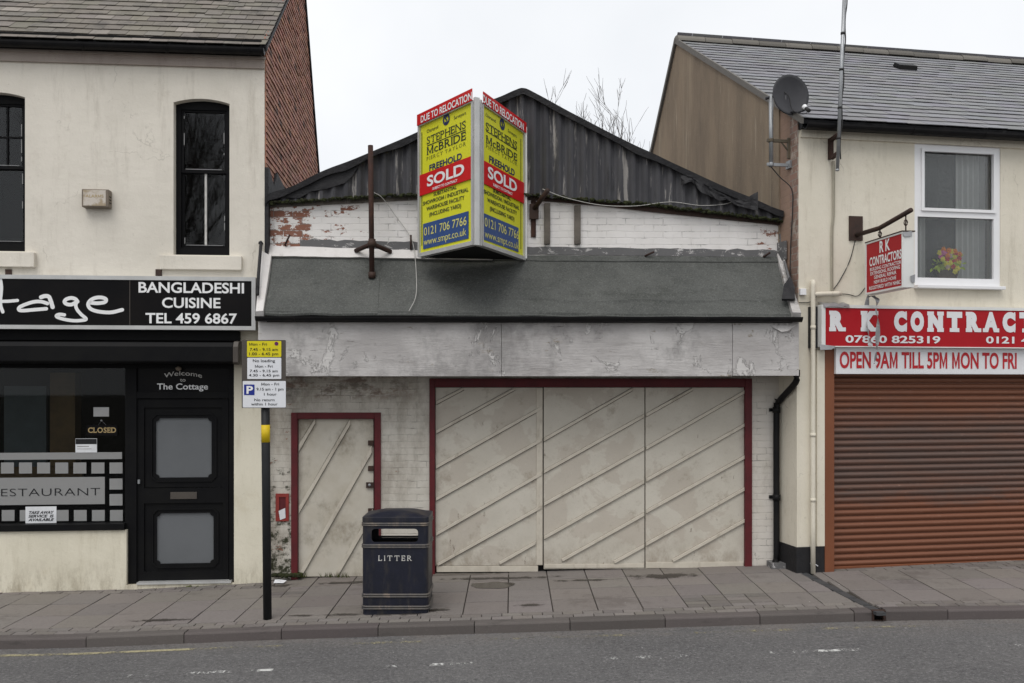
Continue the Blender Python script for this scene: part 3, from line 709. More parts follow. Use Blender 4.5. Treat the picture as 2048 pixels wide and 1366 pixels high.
# ================================================================== LEFT HOUSE (restaurant)
L = thing('house', 'cream rendered two-storey house with black shopfront and tile-hung red gable', 'house', FL)
Z0 = -.35
uA = -7.0
zs = FL.m(300, 600)[1]
eave = FL.m(500, 118)[1]
win1 = rect(FL, 347, 459, 206, 510); w1 = arched(win1[0], win1[1], win1[2], win1[3], .05)
win2 = rect(FL, -66, 50, 193, 502); w2 = arched(win2[0], win2[1], win2[2], win2[3], .05)
mb = MB(); mb.plate([(uA, zs), (0, zs), (0, eave), (uA, eave)], [w1, w2], 0, .25); mb.build('wall', 'cream_render', L)
shop = [FL.m(-330, 664), FL.m(468, 664), FL.m(468, 1166), FL.m(272, 1166), FL.m(253, 1184), FL.m(253, 1060), FL.m(-330, 1060)]
shop = [(shop[0][0], shop[1][1]), shop[1], shop[2], (FL.m(253, 1166)[0], shop[2][1]), (FL.m(253, 1166)[0], shop[5][1]), (shop[0][0], shop[5][1])]
mb = MB(); mb.plate([(uA, Z0), (0, Z0), (0, zs - .001), (uA, zs - .001)], [shop], 0, .25)
lw = mb.build('lower_wall', 'yellow_cream_render', L); lw['label'] = 'yellower cream lower wall'
# eaves band, gutter, fascia
za, zb = FL.m(500, 138)[1], FL.m(500, 119)[1]
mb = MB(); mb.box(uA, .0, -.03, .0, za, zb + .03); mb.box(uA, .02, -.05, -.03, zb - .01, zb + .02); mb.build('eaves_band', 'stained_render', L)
mb = MB(); mb.box(uA, -.02, -.08, .0, zb + .021, zb + .2); mb.build('eaves_board', 'black_paint', L)
def gutter(u0, u1, y, z, r, parent, mat='gutter_black'):
    mb = MB(); prof = [(y - r * math.cos(a), z - r * math.sin(a)) for a in [R(t) for t in range(0, 181, 18)]] + [(y + r * math.cos(a) * .9, z - r * math.sin(a) * .88) for a in [R(t) for t in range(0, 181, 18)]]
    mb.sm = False; mb.prism_u(prof, u0, u1)
    x = u0 + .4
    while x < u1 - .1:
        mb.prism_u([(y - (r + .006) * math.cos(a), z - (r + .006) * math.sin(a)) for a in [R(t) for t in range(0, 181, 18)]], x, x + .03); x += .92
    mb.prism_u([(y - r * math.cos(a), z - r * math.sin(a)) for a in [R(t) for t in range(0, 181, 18)]], u1, u1 + .006)
    return mb.build('gutter', mat, parent)
ug, zg = FL.m(527, 98, -.17)
gutter(uA, ug, -.15, zg, .06, L)
def slates(A, eu, es, wS, lenS, expo, wid, mat, name, parent, drop=.03, tvar=.16, thick=.007, pale=.05, ragged=0, paln=(1.5, 1.5, 1.55)):
    A, eu, es = Vector(A), Vector(eu).normalized(), Vector(es).normalized(); nn = eu.cross(es).normalized()
    if nn.z < 0: nn = -nn
    mb = MB(); rows = int(lenS / expo)
    for r in range(rows):
        t0 = r * expo; s_ = -wid * (.5 if r % 2 else 0)
        while s_ < wS:
            s0, s1 = max(0, s_) + .0025, min(wS, s_ + wid) - .0025; s_ += wid
            if s1 - s0 < .03: continue
            k = rnd.uniform(1 - tvar, 1 + tvar); 
            if rnd.random() < pale: mb.tint = tuple(k * q for q in paln)
            else: mb.tint = (k, k * rnd.uniform(.97, 1.03), k * rnd.uniform(.95, 1.05))
            h0 = .016 + rnd.uniform(0, .006); h1 = .002; t1 = t0 + expo * 1.35; sk = rnd.uniform(-.004, .004)
            tt = t0 - (rnd.uniform(.0, .01) if rnd.random() > drop else rnd.uniform(.03, .07))
            P = lambda s, t, h: A + eu * s + es * t + nn * h
            mb.hexa([P(s0, tt + sk, h0 - thick), P(s1, tt - sk, h0 - thick), P(s1, t1, h1 - thick), P(s0, t1, h1 - thick), P(s0, tt + sk, h0), P(s1, tt - sk, h0), P(s1, t1, h1), P(s0, t1, h1)])
    return mb.build(name, mat, parent)
# front roof slope: eave at y=-.12, ridge t=2.83
ez = FL.m(500, 90, -.12)[1]
LT, LZ = 2.83, 8.5
sl = (LZ - ez) / (LT + .12)
rf = MB(); rf.prism_u([(-.10, ez - .06), (LT, LZ - .06), (LT, LZ - .02), (-.12, ez - .02)], uA, .045)
rf.prism_u([(LT, LZ - .06), (6.2, LZ - 1.42 * 3.37 - .06), (6.2, LZ - 1.42 * 3.37 - .02), (LT, LZ - .02)], uA, .045)
roof = rf.build('roof', 'black_tar', L)
sd = Vector((0, LT + .12, LZ - ez)); sl_len = sd.length
slates((uA, -.14, ez - .012), (1, 0, 0), sd, 7.04, sl_len - .02, .185, .205, 'brown_slate', 'slate_covering', roof, .03, .13, pale=.06)
slates((uA, 6.2, LZ - 1.42 * 3.37), (1, 0, 0), (0, -3.37, 1.42 * 3.37), 7.04, 5.7, .37, .41, 'brown_slate', 'slate_covering', roof)
# gable wall (side, receding) hung with clay tiles
poly = [(.25, Z0), (5.5, Z0), (5.5, 4.7), (LT, LZ - .07), (.0, ez + .03), (.0, zs), (.25, zs)]
mb = MB(); mb.prism_u([(.25, Z0), (5.3, Z0), (5.3, LZ - 1.42 * 2.47 - .1), (LT, LZ - .09), (.25, ez + sl * .37 - .09)], -.25, -.012); mb.build('gable_wall', 'exposed_brick', L)
mb = MB(); z = 4.25; r = 0
def lgab(t): return ez + sl * (t + .12) - .03 if t < LT else LZ - 1.42 * (t - LT) - .03
while z < LZ:
    t = .012 + (.1 if r % 2 else 0)
    t -= .1
    while t < 5.3:
        t0, t1 = max(t, .01) + .0015, t + .2 - .0015
        tm = (t0 + t1) / 2
        if z + .05 < lgab(min(max(tm, 0), 6)) and z > 4.2:
            k = rnd.uniform(.72, 1.25); mb.tint = (k, k * rnd.uniform(.9, 1.05), k * rnd.uniform(.88, 1.06))
            if rnd.random() < .015: mb.tint = (.25, .25, .25)
            e0 = .024 + rnd.uniform(-.004, .005)
            zt = z + .105; dz = rnd.uniform(-.004, .003)
            mb.hexa([(e0 - .012, t0, z + dz), (e0, t0, z + dz), (e0, t1, z + dz), (e0 - .012, t1, z + dz), (-.006, t0, zt), (.006, t0, zt), (.006, t1, zt), (-.006, t1, zt)])
        t += .2
    z += .072; r += 1
mb.build('tile_cladding', 'clay_tile', L)
mb = MB(); mb.prism_u([(.0, Z0), (.9, Z0), (.9, 3.75), (.0, 3.75)], -.011, .0); mb.build('return_wall', 'yellow_cream_render', L)
# tar flashing at the foot of the gable wall and black fillet in the corner
def sidepx(fr, px, py, u=.03):     # pixel -> (y, z) on the frame's side plane u = const
    rx, rz = (px - CX) / F, (HY - py) / F
    dn = rx * fr.d.x + fr.d.y; t = (u + fr.o.dot(fr.d)) / dn
    P = Vector((t * rx, t)) - fr.o
    return P.dot(fr.b), EYE + t * rz
fl = [sidepx(FL, *p) for p in ((537, 338), (546, 372), (552, 345), (571, 383), (605, 372), (646, 345))]
fl = [(max(0.03, a), b) for a, b in fl]
mb = MB(); mb.prism_u([(.002, 3.6), (.002, fl[0][1])] + fl + [(fl[-1][0], 3.6)], .002, .045); mb.build('flashing', 'black_tar', L)
# windows of the upper floor
def sash(parent, fr, w, rail_z, mulls_top, mulls_low, bars_top, rise=.05):
    u0, u1, z0, z1 = w; yb = .10
    wf = MB(); f = .055
    wf.plate(arched(u0 - .01, u1 + .01, z0 - .01, z1 + .01, rise), [[(u0 + f, z0 + .1), (u1 - f, z0 + .1), (u1 - f, z1 - .05), (u0 + f, z1 - .05)]], yb, yb + .08)
    o = wf.build('window', 'black_paint', parent)
    sb = MB(); g_ = .03
    for (a, b, y) in ((rail_z - .02, z1 - .045, yb + .02), (z0 + .095, rail_z + .025, yb + .045)):
        sb.box(u0 + f - .006, u0 + f + g_, y, y + .035, a, b); sb.box(u1 - f - g_, u1 - f + .006, y, y + .035, a, b)
        sb.box(u0 + f + g_, u1 - f - g_, y, y + .035, a, a + .035); sb.box(u0 + f + g_, u1 - f - g_, y, y + .035, b - .03, b)
    for x in mulls_top: sb.box(x - .010, x + .010, yb + .022, yb + .05, rail_z + .015, z1 - .075)
    for q in bars_top: sb.box(u0 + f + g_, u1 - f - g_, yb + .023, yb + .049, q - .010, q + .010)
    sb.build('sash', 'black_paint', o, bevel=.003)
    if mulls_low:
        lb = MB()
        for x in mulls_low: lb.box(x - .012, x + .012, yb + .046, yb + .075, z0 + .13, rail_z - .005)
        lb.build('glazing_bar', 'dull_white_letter', o)
    pn = MB(); pn.box(u0 + f + .01, u1 - f - .01, yb + .038, yb + .042, rail_z, z1 - .06); pn.box(u0 + f + .01, u1 - f - .01, yb + .062, yb + .066, z0 + .11, rail_z)
    pn.build('pane', 'window_glass', o)
    pt = MB()
    for xx in (u0 + f + .034, u1 - f - .034):
        q = z0 + .15
        while q < z1 - .12:
            h = rnd.uniform(.02, .16)
            if rnd.random() < .4: pt.box(xx - .004, xx + .004, yb + (.015 if q > rail_z else .04), yb + (.019 if q > rail_z else .044), q, min(q + h, z1 - .09))
            q += h + rnd.uniform(.01, .08)
    pt.box(u0 + f + .05, u1 - f - .06, yb + .015, yb + .019, rail_z + .02, rail_z + .026); pt.box(u0 + f + .05, u1 - f - .05, yb + .041, yb + .045, z0 + .132, z0 + .138)
    pt.build('putty_line', 'grey_plastic', o)
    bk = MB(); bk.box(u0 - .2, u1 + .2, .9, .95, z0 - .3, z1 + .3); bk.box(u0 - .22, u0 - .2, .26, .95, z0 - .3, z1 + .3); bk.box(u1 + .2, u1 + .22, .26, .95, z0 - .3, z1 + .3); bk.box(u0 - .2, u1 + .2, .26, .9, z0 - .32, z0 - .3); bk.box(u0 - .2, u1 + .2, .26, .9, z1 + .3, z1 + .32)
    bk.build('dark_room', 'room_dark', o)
    return o
o1 = sash(L, FL, win1, FL.m(403, 338)[1], [], [FL.m(405, 400)[0]], []); o1['label'] = 'narrow black sash window nearest the red gable'
o2 = sash(L, FL, win2, FL.m(20, 330)[1], [FL.m(4, 250)[0]], [], [FL.m(20, 269)[1]]); o2['label'] = 'black sash window with small panes at the frame edge'
for (a, b, t, bt) in ((319, 483, 511, 539), (-95, 68, 503, 533)):
    mb = MB(); pbox(mb, FL, a, b, t, bt, -.06, .10, yref=-.06); mb.build('sill', 'cream_render', L, bevel=.006)
for px in (12, 312):
    mb = MB(); pbox(mb, FL, px, px + 12, 539, 552, -.02, .05, yref=0); mb.build('sign_bracket', 'dark_rust', L)
# shopfront
yS = .05
sf = MB(); u_l = shop[0][0]
zT, zB = shop[0][1], shop[5][1]
zD = FL.m(468, 1166)[1]
def pb(mb, a, b, t, bt, y0, y1): return pbox(mb, FL, a, b, t, bt, y0, y1, yref=yS)
# frame members
pb(sf, -330, 468, 655, 736, yS, .2)
pb(sf, -330, 253, 1049, 1062, -.03, .2)
pb(sf, 250, 273, 736, 1168, yS, .2); pb(sf, 458, 470, 736, 1168, yS, .2)
pb(sf, 273, 458, 784, 797, yS, .2)
sfo = sf.build('shopfront', 'black_paint', L, bevel=.004)
mb = MB(); pb(mb, 273, 458, 736, 784, yS + .03, .1); dp = mb.build('transom_panel', 'sign_black', sfo)
mb = MB(); yy = yS + .027
T(mb, FL, 'Welcome', 328, 404, 747, 756, yy, arc=.03, bold=.005); T(mb, FL, 'to', 360, 371, 756, 763, yy, bold=.005)
mb.build('lettering', 'dull_white_letter', sfo)
mb = MB(); T(mb, FL, 'The Cottage', 314, 416, 767, 779, yy, bold=.012); mb.build('lettering', 'white_letter', sfo)
mb = MB(); u, z = FL.m(357, 737, .0); mb.ico((u, -.0, z), .035, 2, (1, .8, .8)); mb.build('lamp', 'alarm_steel', sfo)
# door
dm = MB(); yD = .075
def pd(mb, a, b, t, bt, y0, y1): return pbox(mb, FL, a, b, t, bt, y0, y1, yref=yD)
O = [FL.m(274, 1163, yD), FL.m(457, 1163, yD), FL.m(457, 798, yD), FL.m(274, 798, yD)]
O = [(O[0][0], O[0][1]), (O[1][0], O[0][1]), (O[1][0], O[2][1]), (O[0][0], O[2][1])]
def rc(a, b, t, bt, y=yD):
    u0, u1, z0, z1 = rect(FL, a, b, t, bt, y); return [(u0, z0), (u1, z0), (u1, z1), (u0, z1)]
dm.plate(O, [rc(288, 444, 815, 976), rc(288, 446, 1006, 1142)], yD, yD + .05)
door = dm.build('door', 'black_paint', L, bevel=.004); door['label'] = 'black panelled restaurant door with two frosted panes'
def notched(a, b, t, bt, r, y):
    u0, u1, z0, z1 = rect(FL, a, b, t, bt, y); pts = []
    for cx, cz, s0 in ((u1, z0, 180), (u1, z1, 270), (u0, z1, 0), (u0, z0, 90)):
        pts += [(cx + r * math.cos(R(s0 - q)), cz + r * math.sin(R(s0 - q))) for q in range(0, 91, 15)]
    return pts
def octo(a, b, t, bt, c, y):
    u0, u1, z0, z1 = rect(FL, a, b, t, bt, y)
    return [(u0 + c, z0), (u1 - c, z0), (u1, z0 + c), (u1, z1 - c), (u1 - c, z1), (u0 + c, z1), (u0, z1 - c), (u0, z0 + c)]
for (a, b, t, bt) in ((311, 423, 836, 955), (313, 427, 1026, 1127)):
    pm = MB(); pm.plate(rc(a - 25, b + 21, t - 22, bt + 20), [notched(a, b, t, bt, .04, yD + .02)], yD + .022, yD + .04)
    po = pm.build('panel', 'black_paint', door)
    pm = MB(); pm.plate(octo(a - 10, b + 10, t - 9, bt + 9, .06, yD), [octo(a - 7, b + 7, t - 6, bt + 6, .05, yD)], yD + .008, yD + .022); pm.build('moulding', 'black_paint', door, bevel=.003)
    pm = MB(); pd(pm, a - 3, b + 3, t - 3, bt + 3, yD + .043, yD + .047); pm.build('pane', 'frosted_pane', door)
pm = MB(); pd(pm, 341, 394, 984, 998, yD - .008, yD); pm.build('letter_plate', 'plate_backing', door, bevel=.002)
pm = MB(); pd(pm, 277, 281, 959, 967, yD - .03, yD); pm.build('handle', 'galvanised', door)
mb = MB(); pbox(mb, FL, 273, 462, 1164, 1168, -.02, .15); mb.build('threshold', 'silver_frame', L)
mb = MB(); pbox(mb, FL, 253, 468, 1168.3, 1200, .001, .25); mb.build('doorstep', 'yellow_cream_render', L)
# shop window: pane, frosted film, room behind
mb = MB(); pb(mb, -330, 250, 736, 1049, yS + .06, yS + .065); pane = mb.build('shop_window', 'shop_glass', L)
fm = MB(); yF = yS + .052
def fr_(a, b, t, bt): u0, u1, z0, z1 = rect(FL, a, b, t, bt, yF); fm.box(u0, u1, yF, yF + .001, z0, z1)
fr_(-320, 244, 906, 920); fr_(-320, 209.5, 956, 1011)
for k in range(16): fr_(219 - 36.2 * k, 245 - 36.2 * k, 925, 947); fr_(220 - 36.1 * k, 245.5 - 36.1 * k, 1020, 1042)
fr_(219, 245, 957, 979); fr_(219, 245, 988, 1011)
fm.build('frosted_pattern', 'frosted_film', pane)
mb = MB(); T(mb, FL, 'RESTAURANT', -20, 200, 977, 991.5, yF - .003, bold=-.012, space=1.05); mb.build('lettering', 'black_letter', pane)
rm = MB(); u0, u1, z0, z1 = rect(FL, -330, 252, 700, 1052, .2)
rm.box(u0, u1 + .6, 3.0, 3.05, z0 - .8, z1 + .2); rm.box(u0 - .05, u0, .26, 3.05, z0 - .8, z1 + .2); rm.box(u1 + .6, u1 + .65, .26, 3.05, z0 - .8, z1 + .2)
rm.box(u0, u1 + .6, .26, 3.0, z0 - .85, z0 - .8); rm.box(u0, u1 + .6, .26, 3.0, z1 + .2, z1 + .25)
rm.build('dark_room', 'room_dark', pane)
mb = MB(); pbox(mb, FL, 100, 150, 745, 960, 1.2, 1.4); pbox(mb, FL, -330, 165, 935, 960, 1.16, 1.2); mb.build('inner_post', 'brown_timber', pane)
mb = MB(); pbox(mb, FL, 8, 92, 772, 935, 1.3, 1.35); mb.build('inner_blind', 'blue_grey', pane)
# moss at the doorstep
def mossline(name, label, fr, px0, px1, py, y, n, r, mat, spread=.02, par=None):
    mb = MB()
    for _ in range(n):
        px = rnd.uniform(px0, px1); u, z = fr.m(px, py, y); q = rnd.uniform(.4, 1) * r
        mb.ico((u, y + rnd.uniform(-spread, spread), z + rnd.uniform(-.4, .4) * r), q, 1, (1.4, 1, .8), .35)
    return mb
mb = mossline('moss', '', FL, 375, 430, 1174, -.005, 60, .016, 'bright_moss'); mb2 = mossline('moss', '', FL, 477, 515, 1174, -.01, 60, .018, 'bright_moss'); mb.add(mb2.v, mb2.f)
solo('moss', None, None, FL, mb, 'bright_moss', kind='stuff')

# ---- things on the left house
S = thing('shop_sign', 'long black restaurant fascia sign with white handwritten and capital lettering', 'sign', FL, -2.5, -.12, FL.m(300, 655)[1])
yG = -.20
mb = MB()
u0, u1, z0, z1 = rect(FL, -330, 511, 550, 658, yG); fwd = .045
mb.plate([(u0, z0), (u1, z0), (u1, z1), (u0, z1)], [[(u0 + .03, z0 + fwd), (u1 - .045, z0 + fwd), (u1 - .045, z1 - fwd), (u0 + .03, z1 - fwd)]], yG, yG + .19)
mb.build('frame', 'silver_frame', S, bevel=.004)
mb = MB(); mb.box(u0 + .02, u1 - .03, yG + .012, yG + .02, z0 + .03, z1 - .03); pl = mb.build('face', 'sign_black', S)
ux, _ = FL.m(259, 600, yG); mb = MB(); mb.box(ux - .004, ux + .004, yG + .009, yG + .012, z0 + fwd, z1 - fwd); mb.build('joint_strip', 'plate_backing', S)
mb = MB(); yt = yG + .009
T(mb, FL, 'BANGLADESHI', 277, 488, 565, 586, yt, bold=.022); T(mb, FL, 'CUISINE', 324, 441, 595.5, 616, yt, bold=.022); T(mb, FL, 'TEL 459 6867', 291, 474, 626.5, 647, yt, bold=.022)
mb.build('lettering', 'white_letter', S)
mb = MB()
strokes = [([(-8, 150), (12, 240), (18, 330), (6, 470), (10, 560), (38, 640)], 38), ([(-120, 535), (0, 500), (120, 494), (238, 484)], 36),
           ([(648, 525), (560, 500), (470, 502), (370, 530), (270, 575), (262, 615), (330, 622), (450, 612), (560, 603), (632, 597)], 40),
           ([(562, 440), (615, 424), (665, 432), (690, 480), (720, 575)], 46),
           ([(1060, 500), (1030, 465), (970, 450), (905, 470), (882, 505), (915, 535), (975, 540), (1030, 515)], 42),
           ([(1056, 490), (1036, 550), (1055, 610), (1110, 675), (1178, 738), (1110, 757), (1000, 760), (880, 742), (785, 712), (775, 688), (820, 674), (880, 681)], 38),
           ([(1225, 515), (1330, 522), (1430, 508), (1448, 470), (1400, 446), (1320, 446), (1240, 480), (1205, 540), (1235, 595), (1310, 628), (1430, 646), (1540, 644), (1670, 612)], 42)]
for i, (p, wd) in enumerate(strokes):
    q = [FL.m(x / 6.827, y / 6.827 + 530, yt) for x, y in p]; ribbon(mb, q, 1.2 * wd / 6.827 / F * 10, yt - .0006 * i)
mb.build('handwritten_lettering', 'white_letter', S)

A = thing('awning', 'rolled-up black awning in its box under the restaurant sign', 'awning', FL, -2.5, -.1, FL.m(300, 727)[1])
yA = -.30
u0, u1, z0, z1 = rect(FL, -330, 466, 683, 726, yA)
mb = MB(); mb.prism_u([(0, z1 + .02), (-.12, z1 + .01), (yA + .04, z1), (yA, z1 - .05), (yA, z0 + .02), (yA + .03, z0), (-.08, z0), (0, z0 + .03)], u0, u1); mb.build('awning_roll', 'sign_black' if 0 else 'black_paint', A, bevel=.01)
mb = MB(); mb.prism_u([(0, z1 + .03), (-.12, z1 + .02), (yA + .03, z1 + .01), (yA - .012, z1 - .05), (yA - .012, z0 + .01), (yA + .03, z0 - .012), (-.06, z0 - .012), (0, z0 + .02)], u1, u1 + .06); mb.build('end_cap', 'plate_backing', A, bevel=.006)
mb = MB(); mb.box(u0, u1 + .02, -.06, -.0, z1 + .03, FL.m(200, 660, -.06)[1]); mb.build('back_board', 'black_paint', A)

AB = thing('alarm_box', 'small faded brown and white burglar alarm box on the cream wall', 'alarm', FL, FL.m(192, 400)[0], -.06, FL.m(192, 422)[1])
u0, u1, z0, z1 = rect(FL, 163, 217, 378, 414, -.11)
mb = MB(); mb.hexa([(u0 - .02, 0, z0 - .03), (u1 + .04, 0, z0 - .03), (u1 + .04, 0, z0 - .03), (u0 - .02, 0, z0 - .03), (u0 - .0, 0, z1), (u1, 0, z1), (u1, 0, z1), (u0, 0, z1)]) if 0 else mb.box(u0, u1, -.11, 0, z0, z1)
mb.build('case', 'alarm_steel', AB, bevel=.008)
mb = MB(); mb.box(u0 + .02, u1 - .03, -.113, -.109, z0 + .015, z1 - .012); mb.build('label_plate', 'alarm_face', AB)
mb = MB(); T(mb, FL, 'ALARMS', 171, 207, 389, 395, -.1145, bold=.01); mb.build('lettering', 'gold_letter', AB)
mb = MB()
for k in range(3): mb.box(u1 - .001, u1 + .003, -.085, -.03, z0 + .05 + .035 * k, z0 + .06 + .035 * k)
mb.build('vent_slot', 'liner_black', AB)

# notices in the restaurant window
yN = yS + .049
def card(name, label, px0, px1, pt, pb2, mat, y=yN):
    mb = MB(); u0, u1, z0, z1 = rect(FL, px0, px1, pt, pb2, y); mb.box(u0, u1, y - .001, y, z0, z1)
    return u0, u1, z0, z1, mb
u0, u1, z0, z1, mb = card('', '', 51, 113, 1013, 1050, '')
N = thing('notice', 'white paper take-away notice stuck low in the restaurant window', 'notice', FL, u0, yN, z0); mb.build('paper', 'white_paper', N)
mb = MB(); yy = yN - .003
T(mb, FL, 'TAKE AWAY', 56.5, 106, 1022, 1028, yy, bold=.03, shear=.35); T(mb, FL, 'SERVICE  IS', 56.5, 106, 1029.5, 1035, yy, bold=.03, shear=.35); T(mb, FL, 'AVAILABLE', 56.5, 106, 1036.5, 1042.2, yy, bold=.03, shear=.35)
mb.build('lettering', 'black_letter', N)
u0, u1, z0, z1, mb = card('', '', 151, 194, 877, 905, '')
N = thing('notice', 'small printed card with dark heading in the window above the frosted band', 'notice', FL, u0, yN, z0); mb.build('paper', 'white_paper', N)
mb = MB(); mb.box(u0 + .003, u1 - .003, yN - .003, yN - .002, z1 - .065, z1 - .004); mb.build('heading', 'black_letter', N)
mb = MB(); mb.box(u0 + .02, u1 - .09, yN - .003, yN - .002, z0 + .068, z0 + .074); mb.box(u0 + .02, u1 - .06, yN - .003, yN - .002, z0 + .04, z0 + .044); mb.build('print', 'cable_grey', N)
u0, u1, z0, z1, mb = card('', '', 187, 218, 814.5, 833, '')
solo('notice', 'plain grey card in the window above the closed sign', 'notice', FL, mb, 'grey_plastic', u0, yN, z0)
N = thing('closed_sign', 'dark closed sign with gold capitals hanging in the restaurant window', 'sign', FL, FL.m(204, 860)[0], yN, FL.m(204, 868)[1])
mb = MB(); pbox(mb, FL, 173, 235, 850, 871, yN - .004, yN - .001); mb.build('board', 'sign_black', N)
mb = MB(); T(mb, FL, 'CLOSED', 176, 232, 855, 865.5, yN - .007, True, bold=.02); mb.build('lettering', 'gold_letter', N)
mb = MB(); a = FL.m(203, 841, yN); b = FL.m(197, 850, yN); c = FL.m(213, 851, yN)
mb.tube([(b[0], yN, b[1]), (a[0], yN, a[1]), (c[0], yN, c[1])], .0015, 4); mb.ico((a[0], yN - .004, a[1]), .012, 1); mb.build('hook', 'galvanised', N)

# ================================================================== MIDDLE BUILDING (workshop)
W = thing('workshop', 'white brick workshop with corrugated gable, felt lean-to roof and cream doors', 'building', FM)
YO = -.62
uL, uR = FM.m(535, 700)[0] - .08, FM.m(1561, 700)[0] + .02
du0, du1, dz0, dz1 = rect(FM, 583, 762, 825, 1157)          # side door opening
gu0, gu1, gz0, gz1 = rect(FM, 859, 1503, 757, 1145)
z_top = FM.m(1024, 640)[1]; zlow = -.35
mb = MB()
mb.box(uL, du0, 0, .25, zlow, z_top); mb.box(du0, du1, 0, .25, dz1, z_top); mb.box(du1, gu0, 0, .25, zlow, z_top); mb.box(gu0, gu1, 0, .25, gz1, z_top)
mb.build('wall', 'grimy_brick', W)
mb = MB(); mb.box(gu1, uR, 0, .25, zlow, z_top); mb.build('wall', 'pale_brick', W)
tl = [FM.m(x, y) for x, y in ((533, 402), (700, 394), (835, 388), (1050, 390), (1200, 402), (1310, 412), (1450, 428), (1565, 438))]
tl[0] = (uL, tl[0][1]); tl[-1] = (uR, tl[-1][1])
mb = MB(); mb.prism([(uL, z_top + .001), (uR, z_top + .001)] + tl[::-1], 0, .25); mb.build('parapet', 'white_brick', W)
# timber plate under the sheeting on the left
mb = MB()
a, b = FM.m(534, 401, -.03), FM.m(836, 387, -.03); c, d_ = FM.m(836, 399, -.03), FM.m(534, 415, -.03)
mb.prism([d_, c, b, a], -.03, -.001); mb.build('wall_plate', 'old_timber', W)
mb = MB(); mb.prism([FM.m(x, y, -.03) for x, y in ((1048, 392), (1200, 404), (1310, 414), (1560, 438), (1560, 450), (1310, 424), (1200, 411), (1048, 398))], -.03, -.001); mb.build('wall_plate', 'dark_rust', W)
# lead flashing strip and white fillet under the brickwork
def strip(mb, pts_t, pts_b, y0, y1, rag=0):
    n = len(pts_t)
    for i in range(n - 1):
        q = [pts_b[i], pts_b[i + 1], pts_t[i + 1], pts_t[i]]; mb.prism(q, y0, y1)
def ragged(p0, p1, n, amp, fr, y, seed=0):
    out = []
    for i in range(n + 1):
        t = i / n; px = p0[0] + (p1[0] - p0[0]) * t; py = p0[1] + (p1[1] - p0[1]) * t
        out.append(fr.m(px, py + amp * mnoise.noise(Vector((i * .7, seed, 0))), y))
    return out
mb = MB(); strip(mb, ragged((600, 478), (838, 484), 16, 5, FM, -.012), ragged((600, 494), (838, 502), 16, 1, FM, -.012), -.012, -.001); mb.build('lead_flashing', 'peeling_lead', W); mb = MB()
strip(mb, ragged((1050, 493), (1560, 500), 30, 3, FM, -.012, 5), ragged((1050, 508), (1560, 515), 30, 1, FM, -.012), -.012, -.001); mb.build('lead_flashing', 'peeling_lead', W)
mb = MB(); t_ = ragged((526, 490), (1000, 505), 20, 2.5, FM, -.05, 2); b_ = ragged((543, 512), (985, 519), 20, 1.5, FM, -.09, 3)
for i in range(20):
    a, b, c, d_ = t_[i], t_[i + 1], b_[i + 1], b_[i]
    mb.hexa([(d_[0], -.10, d_[1]), (c[0], -.10, c[1]), (c[0], -.07, c[1] - .01), (d_[0], -.07, d_[1] - .01), (a[0], -.02, a[1]), (b[0], -.02, b[1]), (b[0], 0, b[1]), (a[0], 0, a[1])])
mb.build('white_fillet', 'white_trim', W)
# lean-to felt roof, slightly wavy
nu, nv = 130, 60
tL, tR = FM.m(545, 509, -.02), FM.m(1556, 516, -.02); bL, bR = FM.m(527, 626, YO - .05), FM.m(1592, 632, YO - .05)
def felt(a, v, lift=0):
    uu = (tL[0] + (bL[0] - tL[0]) * v) * (1 - a) + (tR[0] + (bR[0] - tR[0]) * v) * a
    zz = (tL[1] + (bL[1] - tL[1]) * v) * (1 - a) + (tR[1] + (bR[1] - tR[1]) * v) * a
    yy = -.02 + (YO - .03) * v
    k = .012 * mnoise.noise(Vector((uu * 1.1, v * 3, 1))) + .006 * mnoise.noise(Vector((uu * 3, v * 9, 4)))
    k += -.018 * math.sin(v * math.pi) * (0 if v > 1 else 1)
    for (c0, c1, v0_, amp, sp) in ((.40, .99, .74, .016, .016), (.02, .22, .60, .007, .02), (.60, .97, .60, .006, .02), (.30, .55, .82, .006, .02)):
        if c0 < a < c1:
            vc = v0_ + .05 * mnoise.noise(Vector((uu * 1.3, v0_ * 9, 5))) + .03 * math.sin(uu * 1.9)
            k += amp * math.exp(-((v - vc) / sp) ** 2) * min(1, (a - c0) * 12, (c1 - a) * 12)
    if v > .98: k -= .014 * (1 + mnoise.noise(Vector((uu * 2.5, 0, 9))))
    return (uu, yy - .4 * (k + lift), zz + .9 * (k + lift))
mb = MB(); mb.sm = True
for i in range(nu):
    for j in range(nv):
        mb.quad(felt(i / nu, j / nv), felt((i + 1) / nu, j / nv), felt((i + 1) / nu, (j + 1) / nv), felt(i / nu, (j + 1) / nv))
mb.sm = False
for i in range(nu): 
    p, q = felt(i / nu, 1), felt((i + 1) / nu, 1); mb.quad(p, q, (q[0], q[1] + .004, q[2] - .012), (p[0], p[1] + .004, p[2] - .012))
fr_o = mb.build('felt_roof', 'mineral_felt', W)
mb = MB(); mb.sm = True
